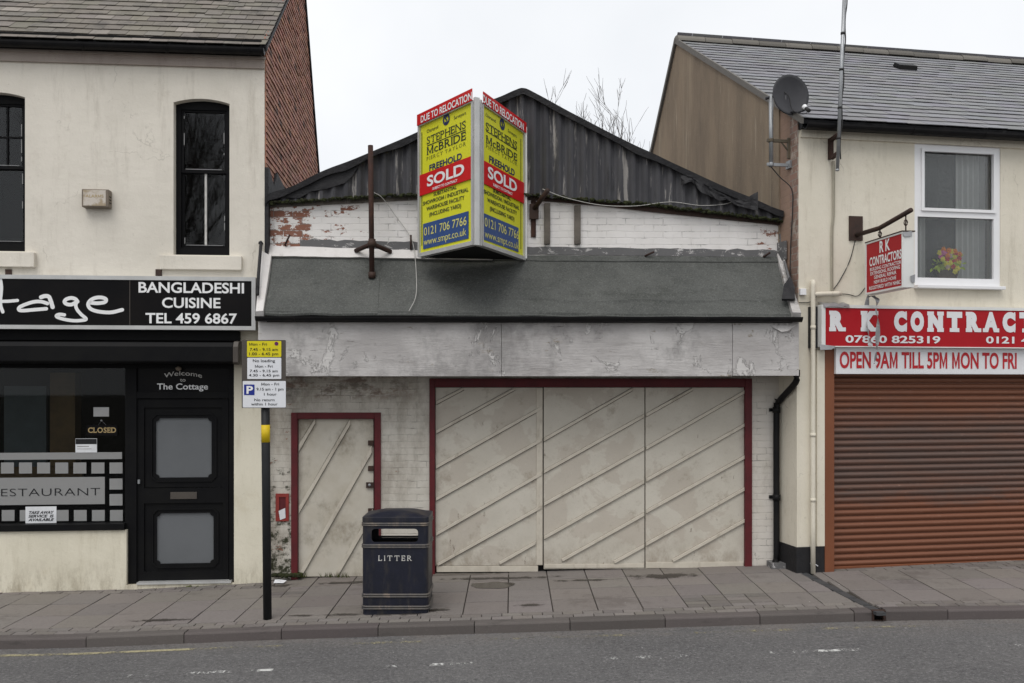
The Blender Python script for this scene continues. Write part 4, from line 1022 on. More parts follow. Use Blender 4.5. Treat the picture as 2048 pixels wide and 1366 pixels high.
for (a0, a1, v0, v1) in ((0.002, .998, .0, .085), (0.002, .212, .0, .995)):      # lapped sheets: the seams throw a thin line
    n = 50
    for i in range(n):
        A0, A1 = a0 + (a1 - a0) * i / n, a0 + (a1 - a0) * (i + 1) / n
        m_ = 12 if v1 > .5 else 2
        for j in range(m_):
            V0, V1 = v0 + (v1 - v0) * j / m_, v0 + (v1 - v0) * (j + 1) / m_
            lf = .014 if v1 < .5 else .008
            mb.quad(felt(A0, V0, lf), felt(A1, V0, lf), felt(A1, V1, lf), felt(A0, V1, lf))
        p, q = felt(A0, v1, lf), felt(A1, v1, lf); p2, q2 = felt(A0, v1, 0), felt(A1, v1, 0); mb.quad(p, q, q2, p2)
    if v1 > .5:
        for j in range(12):
            p, q = felt(a1, v0 + (v1 - v0) * j / 12, lf), felt(a1, v0 + (v1 - v0) * (j + 1) / 12, lf); p2, q2 = felt(a1, v0 + (v1 - v0) * j / 12), felt(a1, v0 + (v1 - v0) * (j + 1) / 12); mb.quad(p, q, q2, p2)
mb.build('felt_lap', 'mineral_felt', fr_o)
# deck under the felt and white verge trims
mb = MB(); n_ = [(-.02, tL[1] - .09), (YO - .02, bL[1] - .07), (YO - .02, bL[1] - .10), (-.02, tL[1] - .4)]
mb.prism_u(n_, bL[0] + .03, bR[0] - .03); mb.build('roof_deck', 'liner_black', W)
for side in (0, 1):
    mb = MB()
    if side == 0: pts = [(525, 488), (545, 505), (527, 626), (512, 627)]
    else: pts = [(1553, 512), (1562, 508), (1602, 630), (1584, 629)]
    ys = (-.01, -.03, YO - .06, YO - .06)
    q = [(*FM.m(x, y, yy), yy) for (x, y), yy in zip(pts, ys)]
    v = [(a, yy - .015, b + .025) for a, b, yy in q]; lo_ = [(a, yy + .02, b - .04) for a, b, yy in q]
    mb.hexa(lo_ + v); mb.build('verge_trim', 'white_trim' if side == 0 else 'weathered_board', W, bevel=.004)
# tar fillet down the left junction
mb = MB(); q = [FM.m(x, y, -.03) for x, y in ((521, 487), (519, 505), (516, 580))]
q = [(*FM.m(x, y, yy), yy) for (x, y), yy in zip(((522, 486), (520, 510), (517, 548), (515, 590)), (-.16, -.3, -.45, -.6))]
mb.tube([(a, yy, b) for a, b, yy in q], .018, 6); mb.ico((q[0][0], -.16, q[0][1]), .03, 1, (1, 1, .8), .3); mb.build('tar_fillet', 'black_tar', W)
# gutter, fascia boards, soffit
ug0, zg = FM.m(512, 633, YO - .07); ug1, zg1 = FM.m(1602, 633, YO - .07)
gutter(ug0, ug1, YO - .07, zg, .055, W)
for (a, b, off_) in ((516, 1003, 0), (1003, 1465, .0), (1465, 1598, .004)):
    mb = MB(); u0, u1, z0, z1 = rect(FM, a, b, 645, 752.5, YO); mb.box(u0 + .002, u1 - .002, YO - off_, YO + .03, z0 + (.006 if off_ == .004 else 0), z1 + .06)
    fo = mb.build('fascia_board', 'weathered_board', W, bevel=.002)
mb = MB(); u0, u1, z0, z1 = rect(FM, 517, 1597, 645, 752.5, YO); mb.box(u0, u1, YO + .03, -.001, z0 + .02, z0 + .05); mb.box(u0, u0 + .03, YO + .03, -.001, z0 + .05, z1 + .05); mb.box(u1 - .03, u1, YO + .03, -.001, z0 + .05, z1 + .05); mb.build('soffit', 'old_timber', W)
# peeled flap of paper at the right end of the fascia
mb = MB(); p = [FM.m(x, y, YO - .012) for x, y in ((1540, 651), (1592, 651), (1575, 662), (1562, 664))]
mb.add([(p[0][0], YO - .006, p[0][1]), (p[1][0], YO - .006, p[1][1]), (p[2][0], YO - .03, p[2][1]), (p[3][0], YO - .035, p[3][1])], [(0, 1, 2, 3)]); mb.build('peeling_flap', 'white_trim', W)
# corrugated gable
prof = [(533, 404), (545, 392), (585, 380), (645, 350), (700, 329), (770, 300), (835, 272), (930, 228), (1000, 201), (1030, 188), (1047, 184), (1070, 194), (1140, 232), (1240, 284), (1312, 318), (1385, 352), (1450, 382), (1500, 402), (1540, 420), (1563, 428)]
YC = -.06
P = [FM.m(x, y, YC) for x, y in prof]; PB = [FM.m(x, y, YC) for x, y in ((533, 406), (590, 402), (700, 394), (835, 388), (1050, 388), (1200, 400), (1310, 409), (1450, 426), (1563, 440))]
mb = MB(); mb.sm = True
u = P[0][0]; step = .0245; grid = []
while u < P[-1][0]:
    zt, zb = interp(u, P), interp(u, PB)
    ph = .024 * math.sin(u / .147 * 6.2832); wav = .004 * mnoise.noise(Vector((u * 3, 0, 2)))
    over = .02 * (1 + .5 * math.sin(u / .147 * 6.2832))
    cols = []
    for j in range(9):
        v = j / 8; z = zb - over * (1 - v) + (zt - zb + over) * v
        lap = .006 if (z > 3.2 and u > .1) else 0
        cols.append((u, YC + ph + wav - lap - .01 * (1 - v), z))
    grid.append(cols); u += step
for a, b in zip(grid, grid[1:]):
    for j in range(8): mb.quad(a[j], b[j], b[j + 1], a[j + 1])
mb.build('gable_cladding', 'corrugated_black', W)
mb = MB(); mb.prism([(a, b - .03) for a, b in P] + [(a, b) for a, b in PB[::-1]], YC + .04, YC + .07); mb.build('gable_backing', 'liner_black', W)
# shed roof running back, with dark verge
apex = max(range(len(P)), key=lambda i: P[i][1])
mb = MB()
for side in (P[:apex + 1], P[apex:]):
    for (a, za_), (b, zb_) in zip(side, side[1:]):
        mb.hexa([(a, YC - .05, za_ - .012), (b, YC - .05, zb_ - .012), (b, 9, zb_ - .012), (a, 9, za_ - .012), (a, YC - .05, za_ + .018), (b, YC - .05, zb_ + .018), (b, 9, zb_ + .018), (a, 9, za_ + .018)])
mb.build('roof', 'corrugated_black', W)
mb = MB()
vp = spline([(a, 0, b) for a, b in P], 5)
rings = []
for i, p in enumerate(vp):
    k = .012 * mnoise.noise(Vector((i * .31, 1, 1))); h = .055 + .025 * mnoise.noise(Vector((i * .23, 5, 1)))
    rings.append([(p.x, YC - .075 + k, p.z - h), (p.x, YC - .085 + k, p.z + .02), (p.x, YC + .1, p.z + .045), (p.x, YC + .1, p.z + .02), (p.x, YC - .06 + k, p.z + .0), (p.x, YC - .055 + k, p.z - h)])
mb.loft(rings); mb.build('verge_flashing', 'black_tar', W)
# left sheet of flat tarred metal, torn flaps on the right
mb = MB(); q = [FM.m(x, y, YC - .035) for x, y in ((560, 395), (585, 381), (645, 351), (722, 322), (715, 336), (705, 352), (690, 366), (655, 377), (622, 383), (600, 396))]
mb.prism(q, YC - .04, YC - .03); mb.build('tarred_sheet', 'black_tar', W)
mb = MB()
nn_ = 22; g2 = []
for i in range(nn_ + 1):
    t = i / nn_; px = 1362 + (1516 - 1362) * t; top = 340 + (420 - 340) * t - 6 * math.sin(t * 9) * t
    if t > .82: top -= (t - .82) * 190
    bot = interp(px, [(1362, 371), (1375, 365), (1384, 362), (1392, 372), (1400, 384), (1420, 392), (1440, 402), (1455, 398), (1470, 410), (1516, 422)]); colu = []
    for j in range(5):
        v = j / 4; py = top + (bot - top) * v; yy = YC - .06 - .06 * v * abs(math.sin(i * .8)) - .03 * mnoise.noise(Vector((i * .5, j * .7, 2)))
        a, b = FM.m(px, py, yy); colu.append((a, yy, b))
    g2.append(colu)
for a, b in zip(g2, g2[1:]):
    for j in range(4): mb.quad(a[j], b[j], b[j + 1], a[j + 1])
mb.build('torn_flap', 'black_tar', W)
# moss on the bottom lip of the sheeting
mb = MB()
u = PB[0][0]
while u < PB[-1][0]:
    z = interp(u, PB); dens = 1 if u < -1.1 or u > .3 else .55
    for _ in range(3):
        if rnd.random() < dens: mb.ico((u + rnd.uniform(-.03, .03), YC - .03 + rnd.uniform(-.02, .03), z - .012 + rnd.uniform(-.014, .014)), rnd.uniform(.010, .022), 1, (1.4, 1, .9), .3)
    u += .03
mo = mb.build('moss_edge', 'moss', W); mo['kind'] = 'stuff'
# side door
mb = MB(); f = .075
u0, u1, z0, z1 = du0, du1, FM.m(670, 1157)[1], dz1
mb.box(u0, u0 + f, -.03, .08, z0 - .1, z1); mb.box(u1 - f, u1, -.03, .08, z0 - .1, z1); mb.box(u0 + f, u1 - f, -.03, .08, z1 - f, z1); mb.build('door_frame', 'oxblood_paint', W, bevel=.006)
def door_leaf(name, px0, px1, pt, pb2, yf, battens, label, wb=.036, mat='cream_door', extra=None):
    mb = MB(); u0, u1, z0, z1 = rect(FM, px0, px1, pt, pb2, yf); mb.box(u0, u1, yf, yf + .04, z0, z1)
    o = mb.build(name, mat, W, bevel=.003); o['label'] = label
    for (xa, ya, xb, yb) in battens:
        a, b = Vector(FM.m(xa, ya, yf)), Vector(FM.m(xb, yb, yf)); t = (b - a).normalized(); n = Vector((-t.y, t.x)) * wb / 2
        # mitre the ends against the leaf edges: vertical cuts
        mb = MB(); sl_ = t.y / t.x; hh = wb / 2 / abs(t.x)
        poly = [(a.x, a.y - hh), (b.x, b.y - hh), (b.x, b.y + hh), (a.x, a.y + hh)]
        if ya > 1110: poly = [a + n, a - n, (b.x, b.y - hh), (b.x, b.y + hh)]
        poly = [(min(max(p[0], u0 + .001), u1 - .001), min(max(p[1], z0 + .001), z1 - .001)) for p in poly]
        jj = rnd.uniform(0, .003)
        mb.prism(poly, yf - .024 - jj, yf - .0005); mb.build('batten', 'batten', o, bevel=.003)
    gap_shade(o, yf, battens, wb, u0, u1, z0, z1)
    return o
def gap_shade(o, yf, battens, wb, u0, u1, z0, z1):  # dark strips along batten edges: gap shadow and grime put in as colour
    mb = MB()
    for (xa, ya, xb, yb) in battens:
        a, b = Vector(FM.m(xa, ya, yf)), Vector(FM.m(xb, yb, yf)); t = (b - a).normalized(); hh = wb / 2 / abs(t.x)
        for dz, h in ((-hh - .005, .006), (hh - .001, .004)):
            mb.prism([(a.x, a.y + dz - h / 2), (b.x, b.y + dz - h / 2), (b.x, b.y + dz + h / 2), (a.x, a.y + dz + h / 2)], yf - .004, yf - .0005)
    c = mb.build('gap_shade_and_grime', 'joint_dirt_and_shade', o); return c
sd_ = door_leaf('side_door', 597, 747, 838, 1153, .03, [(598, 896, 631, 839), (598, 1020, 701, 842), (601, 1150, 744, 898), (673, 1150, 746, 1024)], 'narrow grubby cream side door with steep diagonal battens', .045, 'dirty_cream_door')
for py in (886, 937, 1022):
    mb = MB(); pbox(mb, FM, 736, 748, py - 5, py + 5, .005, .03); mb.build('hinge', 'dark_rust', sd_, bevel=.002)
mb = MB(); pbox(mb, FM, 732, 748, 965, 976, .0, .03); lk = mb.build('lock', 'dark_rust', sd_); u, z = FM.m(739, 970, 0)
mb = MB(); mb.ico((u, .0, z), .018, 2, (1, .5, 1)); mb.build('keyhole', 'galvanised', lk)
# red letter box beside the door
lb = MB(); u0, u1, z0, z1 = rect(FM, 552, 578, 987, 1042)
lb.plate([(u0, z0), (u1, z0), (u1, z1), (u0, z1)], [[(u0 + .04, z0 + .05), (u1 - .035, z0 + .05), (u1 - .035, z1 - .04), (u0 + .04, z1 - .04)]], -.02, -.001); lbo = lb.build('letter_box', 'red_box', W)
mb = MB(); mb.box(u0 + .03, u1 - .03, -.008, -.002, z0 + .04, z1 - .03); mb.build('recess', 'oxblood_paint', lbo)
mb = MB(); q = [FM.m(x, y, -.03) for x, y in ((557, 1022), (570, 1016), (571, 1036), (560, 1040))]
mb.prism(q[::-1], -.026, -.023); solo('sticker', 'torn white sticker on the red letter box beside the side door', 'sticker', FM, mb, 'white_paper', q[0][0], 0, q[0][1])
# garage doors
mb = MB(); f = .075; zc = zlow
mb.box(gu0, FM.m(870, 900)[0], -.03, .09, zc, gz1); mb.box(FM.m(1489, 900)[0], gu1, -.03, .09, zc, gz1); mb.box(FM.m(870, 900)[0], FM.m(1489, 900)[0], -.03, .09, FM.m(1100, 774)[1], gz1); mb.build('garage_frame', 'oxblood_paint', W, bevel=.006)
yg = .03
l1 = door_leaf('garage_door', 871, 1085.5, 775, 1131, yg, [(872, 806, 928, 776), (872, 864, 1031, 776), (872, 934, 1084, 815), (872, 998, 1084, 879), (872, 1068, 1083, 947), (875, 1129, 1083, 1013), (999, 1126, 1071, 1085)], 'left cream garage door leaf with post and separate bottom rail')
mb = MB(); pbox(mb, FM, 1073, 1085, 776, 1130, yg - .012, yg - .0005); mb.build('post', 'batten', l1, bevel=.003)
mb = MB(); pbox(mb, FM, 873, 1076, 1132, 1144, yg - .01, yg + .03); mb.build('bottom_rail', 'batten', l1, bevel=.004)
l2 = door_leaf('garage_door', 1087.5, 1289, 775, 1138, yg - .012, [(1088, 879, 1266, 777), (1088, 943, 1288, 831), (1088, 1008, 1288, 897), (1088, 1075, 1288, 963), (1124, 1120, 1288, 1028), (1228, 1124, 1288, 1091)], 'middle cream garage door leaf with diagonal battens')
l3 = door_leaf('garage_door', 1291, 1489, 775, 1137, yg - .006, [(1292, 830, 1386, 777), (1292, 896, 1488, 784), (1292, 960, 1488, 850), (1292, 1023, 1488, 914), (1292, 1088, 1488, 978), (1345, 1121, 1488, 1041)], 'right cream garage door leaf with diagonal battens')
for l_, a, b, y in ((l2, 1088, 1289, 1126), (l3, 1291, 1488, 1122)):
    mb = MB(); yy = yg - (.012 if l_ is l2 else .006); pbox(mb, FM, a + 1, b - 1, y + 2, 1136, yy - .010, yy - .0005); mb.build('bottom_rail', 'batten', l_, bevel=.004)
mb = MB(); mb.box(gu0, gu1, .078, .12, zc, gz1); mb.box(du0, du1, .082, .12, zc, dz1); mb.build('dark_gap', 'liner_black', W)
mb = MB(); u0, _ = FM.m(866, 1140); u1, _ = FM.m(1088, 1140); zq = FM.m(970, 1147)[1]; mb.box(u0, u1, -.05, .06, zq - .1, zq); mb.build('sill', 'old_timber', W, bevel=.006)
# black downpipe in the right corner
mb = MB(); q = [FM.m(x, y, yy) for x, y, yy in ((1591, 745, -.5), (1590, 765, -.48), (1557, 803, -.08), (1553, 830, -.07), (1553, 1105, -.07), (1550, 1122, -.12))]
ys = (-.52, -.50, -.10, -.07, -.07, -.13)
pts = spline([(a, y, b) for (a, b), y in zip(q, ys)], 4)
mb.tube(pts, .036, 10)
dpp = mb.build('downpipe', 'gutter_black', W)
mb = MB()
for py in (820, 995): u, z = FM.m(1553, py, -.07); mb.tube([(u, -.07, z - .035), (u, -.07, z + .035)], .045, 10); mb.box(u - .07, u + .07, -.02, -.001, z - .02, z + .02)
mb.build('collar', 'gutter_black', dpp)
mb = MB(); u, z = FM.m(1591, 745, -.52); mb.tube([(u, -.52, z - .03), (u, -.52, z + .03)], .05, 10); mb.build('hopper', 'gutter_black', dpp)
mb = MB(); u, z = FM.m(1553, 1120, -.1); mb.box(u - .09, u + .09, -.2, -.01, z - .1, z - .02); mb.build('gully', 'peeling_lead', dpp)
# bits on the parapet
for i, (a, b, t, bt, tl_) in enumerate(((1088.5, 1100.5, 406, 488, 0), (1149, 1161.5, 410, 488, 0))):
    mb = MB(); u0, u1, z0, z1 = rect(FM, a, b, t, bt, -.05); mb.box(u0, u1, -.05, -.001, z0, z1)
    solo('timber_batten', ('upright grey timber batten close beside the rusty bracket', 'upright grey timber batten standing farther from the rusty bracket')[i], 'batten', FM, mb, 'old_timber', (u0 + u1) / 2, 0, z0, 'timber battens on the white brick', bevel=.004)
B = thing('bracket', 'rusty iron bracket with angled arm fixed to the white brick', 'bracket', FM, FM.m(1067, 430)[0], 0, FM.m(1067, 474)[1])
mb = MB(); u0, u1, z0, z1 = rect(FM, 1062, 1072, 400, 474, -.02); mb.box(u0, u1, -.02, -.001, z0, z1); mb.build('back_plate', 'rust', B, bevel=.003)
mb = MB(); a, b = FM.m(1068, 418, -.04), FM.m(1096, 380, -.30); mb.tube([(a[0], -.03, a[1]), (b[0], -.30, b[1])], .028, 8); mb.build('arm', 'dark_rust', B)
mb = MB(); mb.box(u0 - .02, u1 + .03, -.055, -.02, a[1] - .12, a[1] + .06); mb.build('clamp', 'dark_rust', B, bevel=.004)
# hooks in the brick
for i, (xa, ya, xb, yb, lab) in enumerate(((580, 470, 571, 490, 'short bent rusty spike in the peeling red and white brick beside the cream house'), (822, 470, 822, 498, 'upright rusty iron spike beside the yellow board'), (1308, 504, 1290, 512, 'short rusty hook halfway along the flashing strip under bare white brick'), (1540, 505, 1527, 514, 'short rusty hook at the end of the flashing strip beside the brown gable'))):
    mb = MB(); a, b = FM.m(xa, ya, -.07), FM.m(xb, yb, -.02); mb.tube([(b[0], -.002, b[1] - .01), (b[0], -.04, b[1]), (a[0], -.08, a[1])], .012, 6); solo('iron_spike', lab, 'spike', FM, mb, 'rust', b[0], 0, b[1], 'iron spikes in the brick')
# steel post standing on the lean-to roof
SP = thing('steel_post', 'rusty hollow steel post with two splayed legs standing on the felt roof', 'post', FM, FM.m(743, 553, -.27)[0], -.27, FM.m(743, 553, -.27)[1])
a, b = FM.m(741, 291, -.27), FM.m(744, 553, -.27)
mb = MB(); mb.tube([(b[0], -.27, b[1] - .02), (a[0], -.27, a[1])], .030, 14); mb.build('pole', 'rust', SP)
mb = MB(); mb.tube([(a[0], -.27, a[1]), (a[0], -.27, a[1] + .002)], .024, 12); mb.build('open_end', 'liner_black', SP)
mb = MB(); c = FM.m(744, 486, -.27)
for (x, y, yy) in ((711, 501, -.02), (781, 503, -.02)):
    e = FM.m(x, y, -.08); mb = MB(); mb.tube([(c[0], -.27, c[1] - .01), (e[0], -.06, e[1])], .026, 10); mb.build('leg', 'rust', SP)
mb = MB(); mb.tube([(c[0], -.27, c[1] - .05), (c[0], -.27, c[1] + .045)], .042, 12); mb.ico((c[0], -.27, c[1] - .01), .055, 2); mb.build('clamp', 'dark_rust', SP)
mb = MB(); mb.tube([(b[0], -.27, b[1] - .02), (b[0], -.27, b[1] + .05)], .042, 12); mb.build('foot_collar', 'dark_rust', SP)
# wires
def wire(name, label, fr, pts, r, mat, n=6):
    P3 = [(fr.m(x, y, yy)[0], yy, fr.m(x, y, yy)[1]) for x, y, yy in pts]
    mb = MB(); mb.tube(spline(P3, n), r, 6); return solo(name, label, 'cable', fr, mb, mat, P3[0][0], P3[0][1], P3[0][2])
wire('cable', 'thin white wire dangling from the roof edge over the felt beside the yellow board', FM, [(748, 385, -.12), (765, 396, -.1), (790, 430, -.05), (820, 472, -.03), (829, 505, -.1), (833, 560, -.36), (831, 595, -.55), (818, 622, -.70)], .0045, 'cable_white')
wire('cable', 'pale cable sagging along the mossy roof edge from the bracket to the torn flap', FM, [(1085, 378, -.16), (1130, 395, -.15), (1200, 410, -.12), (1270, 412, -.11), (1340, 404, -.1), (1400, 411, -.1), (1450, 408, -.1), (1474, 398, -.1)], .0045, 'cable_white')

# ---- V-shaped sale board
def board_frame(p0, p1): return Frame(p0[0], p0[1], math.degrees(math.atan2(p1[1] - p0[1], p1[0] - p0[0])))
pO, pI = ((838 - CX) / F * 10.2, 10.2), ((946 - CX) / F * 9.30, 9.30)
qI, qO = ((964 - CX) / F * 9.38, 9.38), ((1049 - CX) / F * 10.48, 10.48)
FB1, FB2 = board_frame(pO, pI), board_frame(qI, qO)
zbb = EYE + (HY - 510) / F * 10.2
V = bpy.data.objects.new('sale_board', None); col.objects.link(V); V.location = ((pI[0] + qI[0]) / 2, 10.3, zbb)
tag(V, 'V-shaped yellow estate agent board with red sold strips on the workshop front', 'board')
bpy.context.view_layer.update()
def vparent(fr, name, mb, mat, bevel=0, par=None):
    # vertices into the board Empty's space
    v = [fr.w(*p) - V.location for p in mb.v]; m2 = MB(); m2.v = [tuple(p) for p in v]; m2.f = mb.f; m2.t = mb.t; m2.smooth = mb.smooth
    return m2.build(name, mat, par or V, (0, 0, 0), bevel)
offs[V.name] = (0, 0, 0)
for side, fr in ((0, FB1), (1, FB2)):
    X0, X1 = (838, 946) if side == 0 else (964, 1049)
    W_ = (Vector(pI) - Vector(pO)).length if side == 0 else (Vector(qO) - Vector(qI)).length
    xm = (X0 + X1) / 2
    if side == 0: zt = fr.m(946, 203, 0)[1]; zb = fr.m(946, 487.5, 0)[1]; zr = fr.m(946, 178)[1]
    else: zt = fr.m(964, 208, 0)[1]; zb = fr.m(964, 489, 0)[1]; zr = fr.m(964, 184)[1]
    mb = MB(); mb.box(0, W_, .012, .05, zb + .012, zt); po = vparent(fr, 'panel', mb, 'board_yellow')
    mb = MB(); fw = .022
    mb.plate([(-.012, zb - .012), (W_ + .012, zb - .012), (W_ + .012, zt + .012), (-.012, zt + .012)], [[(fw, zb + fw + .01), (W_ - fw, zb + fw + .01), (W_ - fw, zt - .005), (fw, zt - .005)]], -.012, .06); vparent(fr, 'frame', mb, 'silver_frame', .003)
    mb = MB(); mb.box(-.01, W_ + .01, -.022, -.014, zt + .006, zr); ro = vparent(fr, 'relocation_strip', mb, 'board_red')
    y = .008
    rows = {0: [('DUE TO RELOCATION', 842, 943, 208.5, 222.5, 'w', {})],}
    red, nav, blk, yel, wht = MB(), MB(), MB(), MB(), MB()
    if side == 0:
        T(wht, fr, 'DUE TO RELOCATION', 841.5, 943.5, 208, 222, -.026, bold=.02)
        ru0, ru1, rz0, rz1 = rect(fr, 838, 946, 331.6, 375, 0, mid=891)
        T(blk, fr, 'Chartered', 853.5, 876, 254.5, 261.5, y); T(blk, fr, 'Surveyors', 907.6, 931.8, 227, 234, y)
        T(blk, fr, 'STEPHENS', 853.5, 931, 257.5, 272.5, y, True, bold=-.004, gap=.16); T(blk, fr, 'McBRIDE', 854, 931, 278.5, 294.5, y, True, bold=.004, gap=.16); T(blk, fr, 'PIERCY TAYLOR', 853.5, 931, 299, 306, y, True, bold=-.012, gap=.45)
        T(nav, fr, 'FREEHOLD', 858.5, 923.4, 317.5, 330.5, y, bold=.025)
        T(wht, fr, 'SOLD', 854, 928.4, 339, 361, -.008, bold=.028); T(wht, fr, 'SUBJECT TO CONTRACT', 865, 914.7, 366.5, 371.5, -.008, bold=.02)
        for s_, a, b, t, bt in (('SUBSTANTIAL', 867, 913, 378, 385, ), ('SHOWROOM / INDUSTRIAL', 845.6, 936.6, 389, 397), ('WAREHOUSE FACILITY', 852.7, 928.7, 402.3, 410.3), ('(INCLUDING YARD)', 858.5, 922, 416, 424)): T(blk, fr, s_, a, b, t, bt, y, bold=.016)
        bu0, bu1, bz0, bz1 = rect(fr, 845.3, 935.8, 435, 487.5, 0, mid=890.5)
        T(yel, fr, '0121 706 7766', 848, 933, 444, 460.5, y - .006, bold=.004); T(yel, fr, 'www.smpt.co.uk', 847.5, 932.5, 466.5, 480.5, y - .006, bold=.002)
        lg = (892.3, 239.0, 9.2); ul = (854, 931, 275.6)
        lines = ((843.5, 265, 491), (942.3, 219, 461))
    else:
        T(wht, fr, 'DUE TO RELOCATION', 965.5, 1047.5, 217.5, 232.5, -.026, bold=.02)
        ru0, ru1, rz0, rz1 = rect(fr, 964, 1049, 341.6, 385.5, 0, mid=1004.5)
        T(blk, fr, 'Chartered', 972, 991.7, 232.5, 239, y); T(blk, fr, 'Surveyors', 1016, 1034, 263.5, 270, y)
        T(blk, fr, 'STEPHENS', 972, 1034, 264, 279.5, y, True, bold=-.004, gap=.16); T(blk, fr, 'McBRIDE', 973, 1034, 289, 304.5, y, True, bold=.004, gap=.16); T(blk, fr, 'PIERCY TAYLOR', 972.7, 1034, 306.5, 313.5, y, True, bold=-.012, gap=.45)
        T(nav, fr, 'FREEHOLD', 978.7, 1029.4, 325, 338.7, y, bold=.025)
        T(wht, fr, 'SOLD', 975.9, 1033.8, 347.5, 370.5, -.008, bold=.028); T(wht, fr, 'SUBJECT TO CONTRACT', 986.4, 1025, 376, 381.2, -.008, bold=.02)
        for s_, a, b, t, bt in (('SUBSTANTIAL', 986.6, 1022, 386, 393), ('SHOWROOM / INDUSTRIAL', 968, 1038.6, 395.5, 403.5), ('WAREHOUSE FACILITY', 974.8, 1034, 409, 417), ('(INCLUDING YARD)', 980, 1028.8, 423.3, 431.5)): T(blk, fr, s_, a, b, t, bt, y, bold=.016)
        bu0, bu1, bz0, bz1 = rect(fr, 968, 1038, 440.8, 491.5, 0, mid=1003)
        T(yel, fr, '0121 706 7766', 969.5, 1037.5, 448.5, 465.5, y - .006, bold=.004); T(yel, fr, 'www.smpt.co.uk', 969.5, 1037.5, 472.5, 486.5, y - .006, bold=.002)
        lg = (1004.8, 249.0, 7.6); ul = (973, 1034, 281.3)
        lines = ((966.5, 226, 464), (1042, 278, 498))
    for (px, t, bt) in lines:
        uu, z1_ = fr.m(px, t, y); _, z0_ = fr.m(px, bt, y); blk.box(uu - .006, uu + .006, y, y + .002, z0_, z1_)
    uu0, uu1, z_, _ = rect(fr, ul[0], ul[1], ul[2], ul[2], y); blk.box(uu0, uu1, y, y + .002, z_ - .004, z_ + .004)
    cu, cz = fr.m(lg[0], lg[1], y); rr = abs(fr.m(lg[0] + lg[2], lg[1], y)[0] - cu); rr = min(rr, .065) if rr > .065 else rr; rr = .062
    nav.plate([(cu + rr * 1.15 * math.cos(6.2832 * i / 24), cz + rr * math.sin(6.2832 * i / 24)) for i in range(24)], [[(cu + rr * .72 * math.cos(6.2832 * i / 24), cz + rr * .62 * math.sin(6.2832 * i / 24)) for i in range(24)]], y, y + .002)
    fit(nav, 'S', cu - rr * .42, cu + rr * .42, cz - rr * .66, cz + rr * .66, y - .002, bold=.03)
    mb = MB(); mb.box(ru0 + .004, ru1 - .004, -.004, .006, rz0, rz1); so = vparent(fr, 'sold_strip', mb, 'board_red')
    mb = MB(); mb.box(bu0, bu1, .005, .0085, bz0, bz1); vparent(fr, 'phone_panel', mb, 'board_blue', par=po)
    vparent(fr, 'lettering', blk, 'green_black_letter', par=po); vparent(fr, 'lettering', nav, 'navy_letter', par=po); vparent(fr, 'lettering', yel, 'yellow_letter', par=po); vparent(fr, 'lettering', wht, 'white_letter', par=so)
    mb = MB(); uu = W_ + .02 if side == 0 else -.05
    mb.box(uu - .0, uu + .035, -.01, .05, zb - .02, zt + .035); vparent(fr, 'corner_post', mb, 'silver_frame', .004)
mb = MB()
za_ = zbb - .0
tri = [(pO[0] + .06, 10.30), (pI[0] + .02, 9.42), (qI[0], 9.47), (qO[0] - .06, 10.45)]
mb.prism_z([(x - V.location.x, y - V.location.y) for x, y in tri], -.02, .02); mb.build('underside_shade', 'liner_black', V, (0, 0, 0))  # black sheet across the open bottom, standing in for the shade inside
for q in ((pO[0] + .02, 10.44, .9), (qO[0] + .01, 10.50, .9)):
    mb = MB(); mb.box(q[0] - .02 - V.location.x, q[0] + .02 - V.location.x, q[1] - .02 - V.location.y, q[1] + .04 - V.location.y, 0, 1.55); mb.build('back_post', 'white_frame', V, (0, 0, 0))

# ================================================================== RIGHT HOUSE (contractors)
H = thing('house', 'pale yellow rendered house with brown shutter and grey slate roof', 'house', FR)
uE = 8.0; zE = FR.m(1640, 262)[1]
wo_ = rect(FR, 1829, 2001, 291, 573)
sh = rect(FR, 1650, 2600, 697, 1145); ush1 = 6.5
mb = MB(); mb.plate([(0, -.35), (uE, -.35), (uE, zE), (0, zE)], [[(wo_[0], wo_[2]), (wo_[1], wo_[2]), (wo_[1], wo_[3]), (wo_[0], wo_[3])], [(sh[0], -.3), (ush1, -.3), (ush1, sh[3]), (sh[0], sh[3])]], 0, .3); mb.build('wall', 'pale_yellow_render', H)
mb = MB(); za, zb = FR.m(1640, 277)[1], FR.m(1640, 262)[1]; mb.box(0.02, uE, -.025, -.001, za, zb); mb.build('eaves_band', 'pale_yellow_render', H)
mb = MB(); mb.box(0.0, uE, -.09, -.001, zb + .001, zb + .10); mb.build('eaves_board', 'black_paint', H)
ug, zg = FR.m(1598, 246, -.15); gutter(.005, uE, -.15, zg, .06, H)
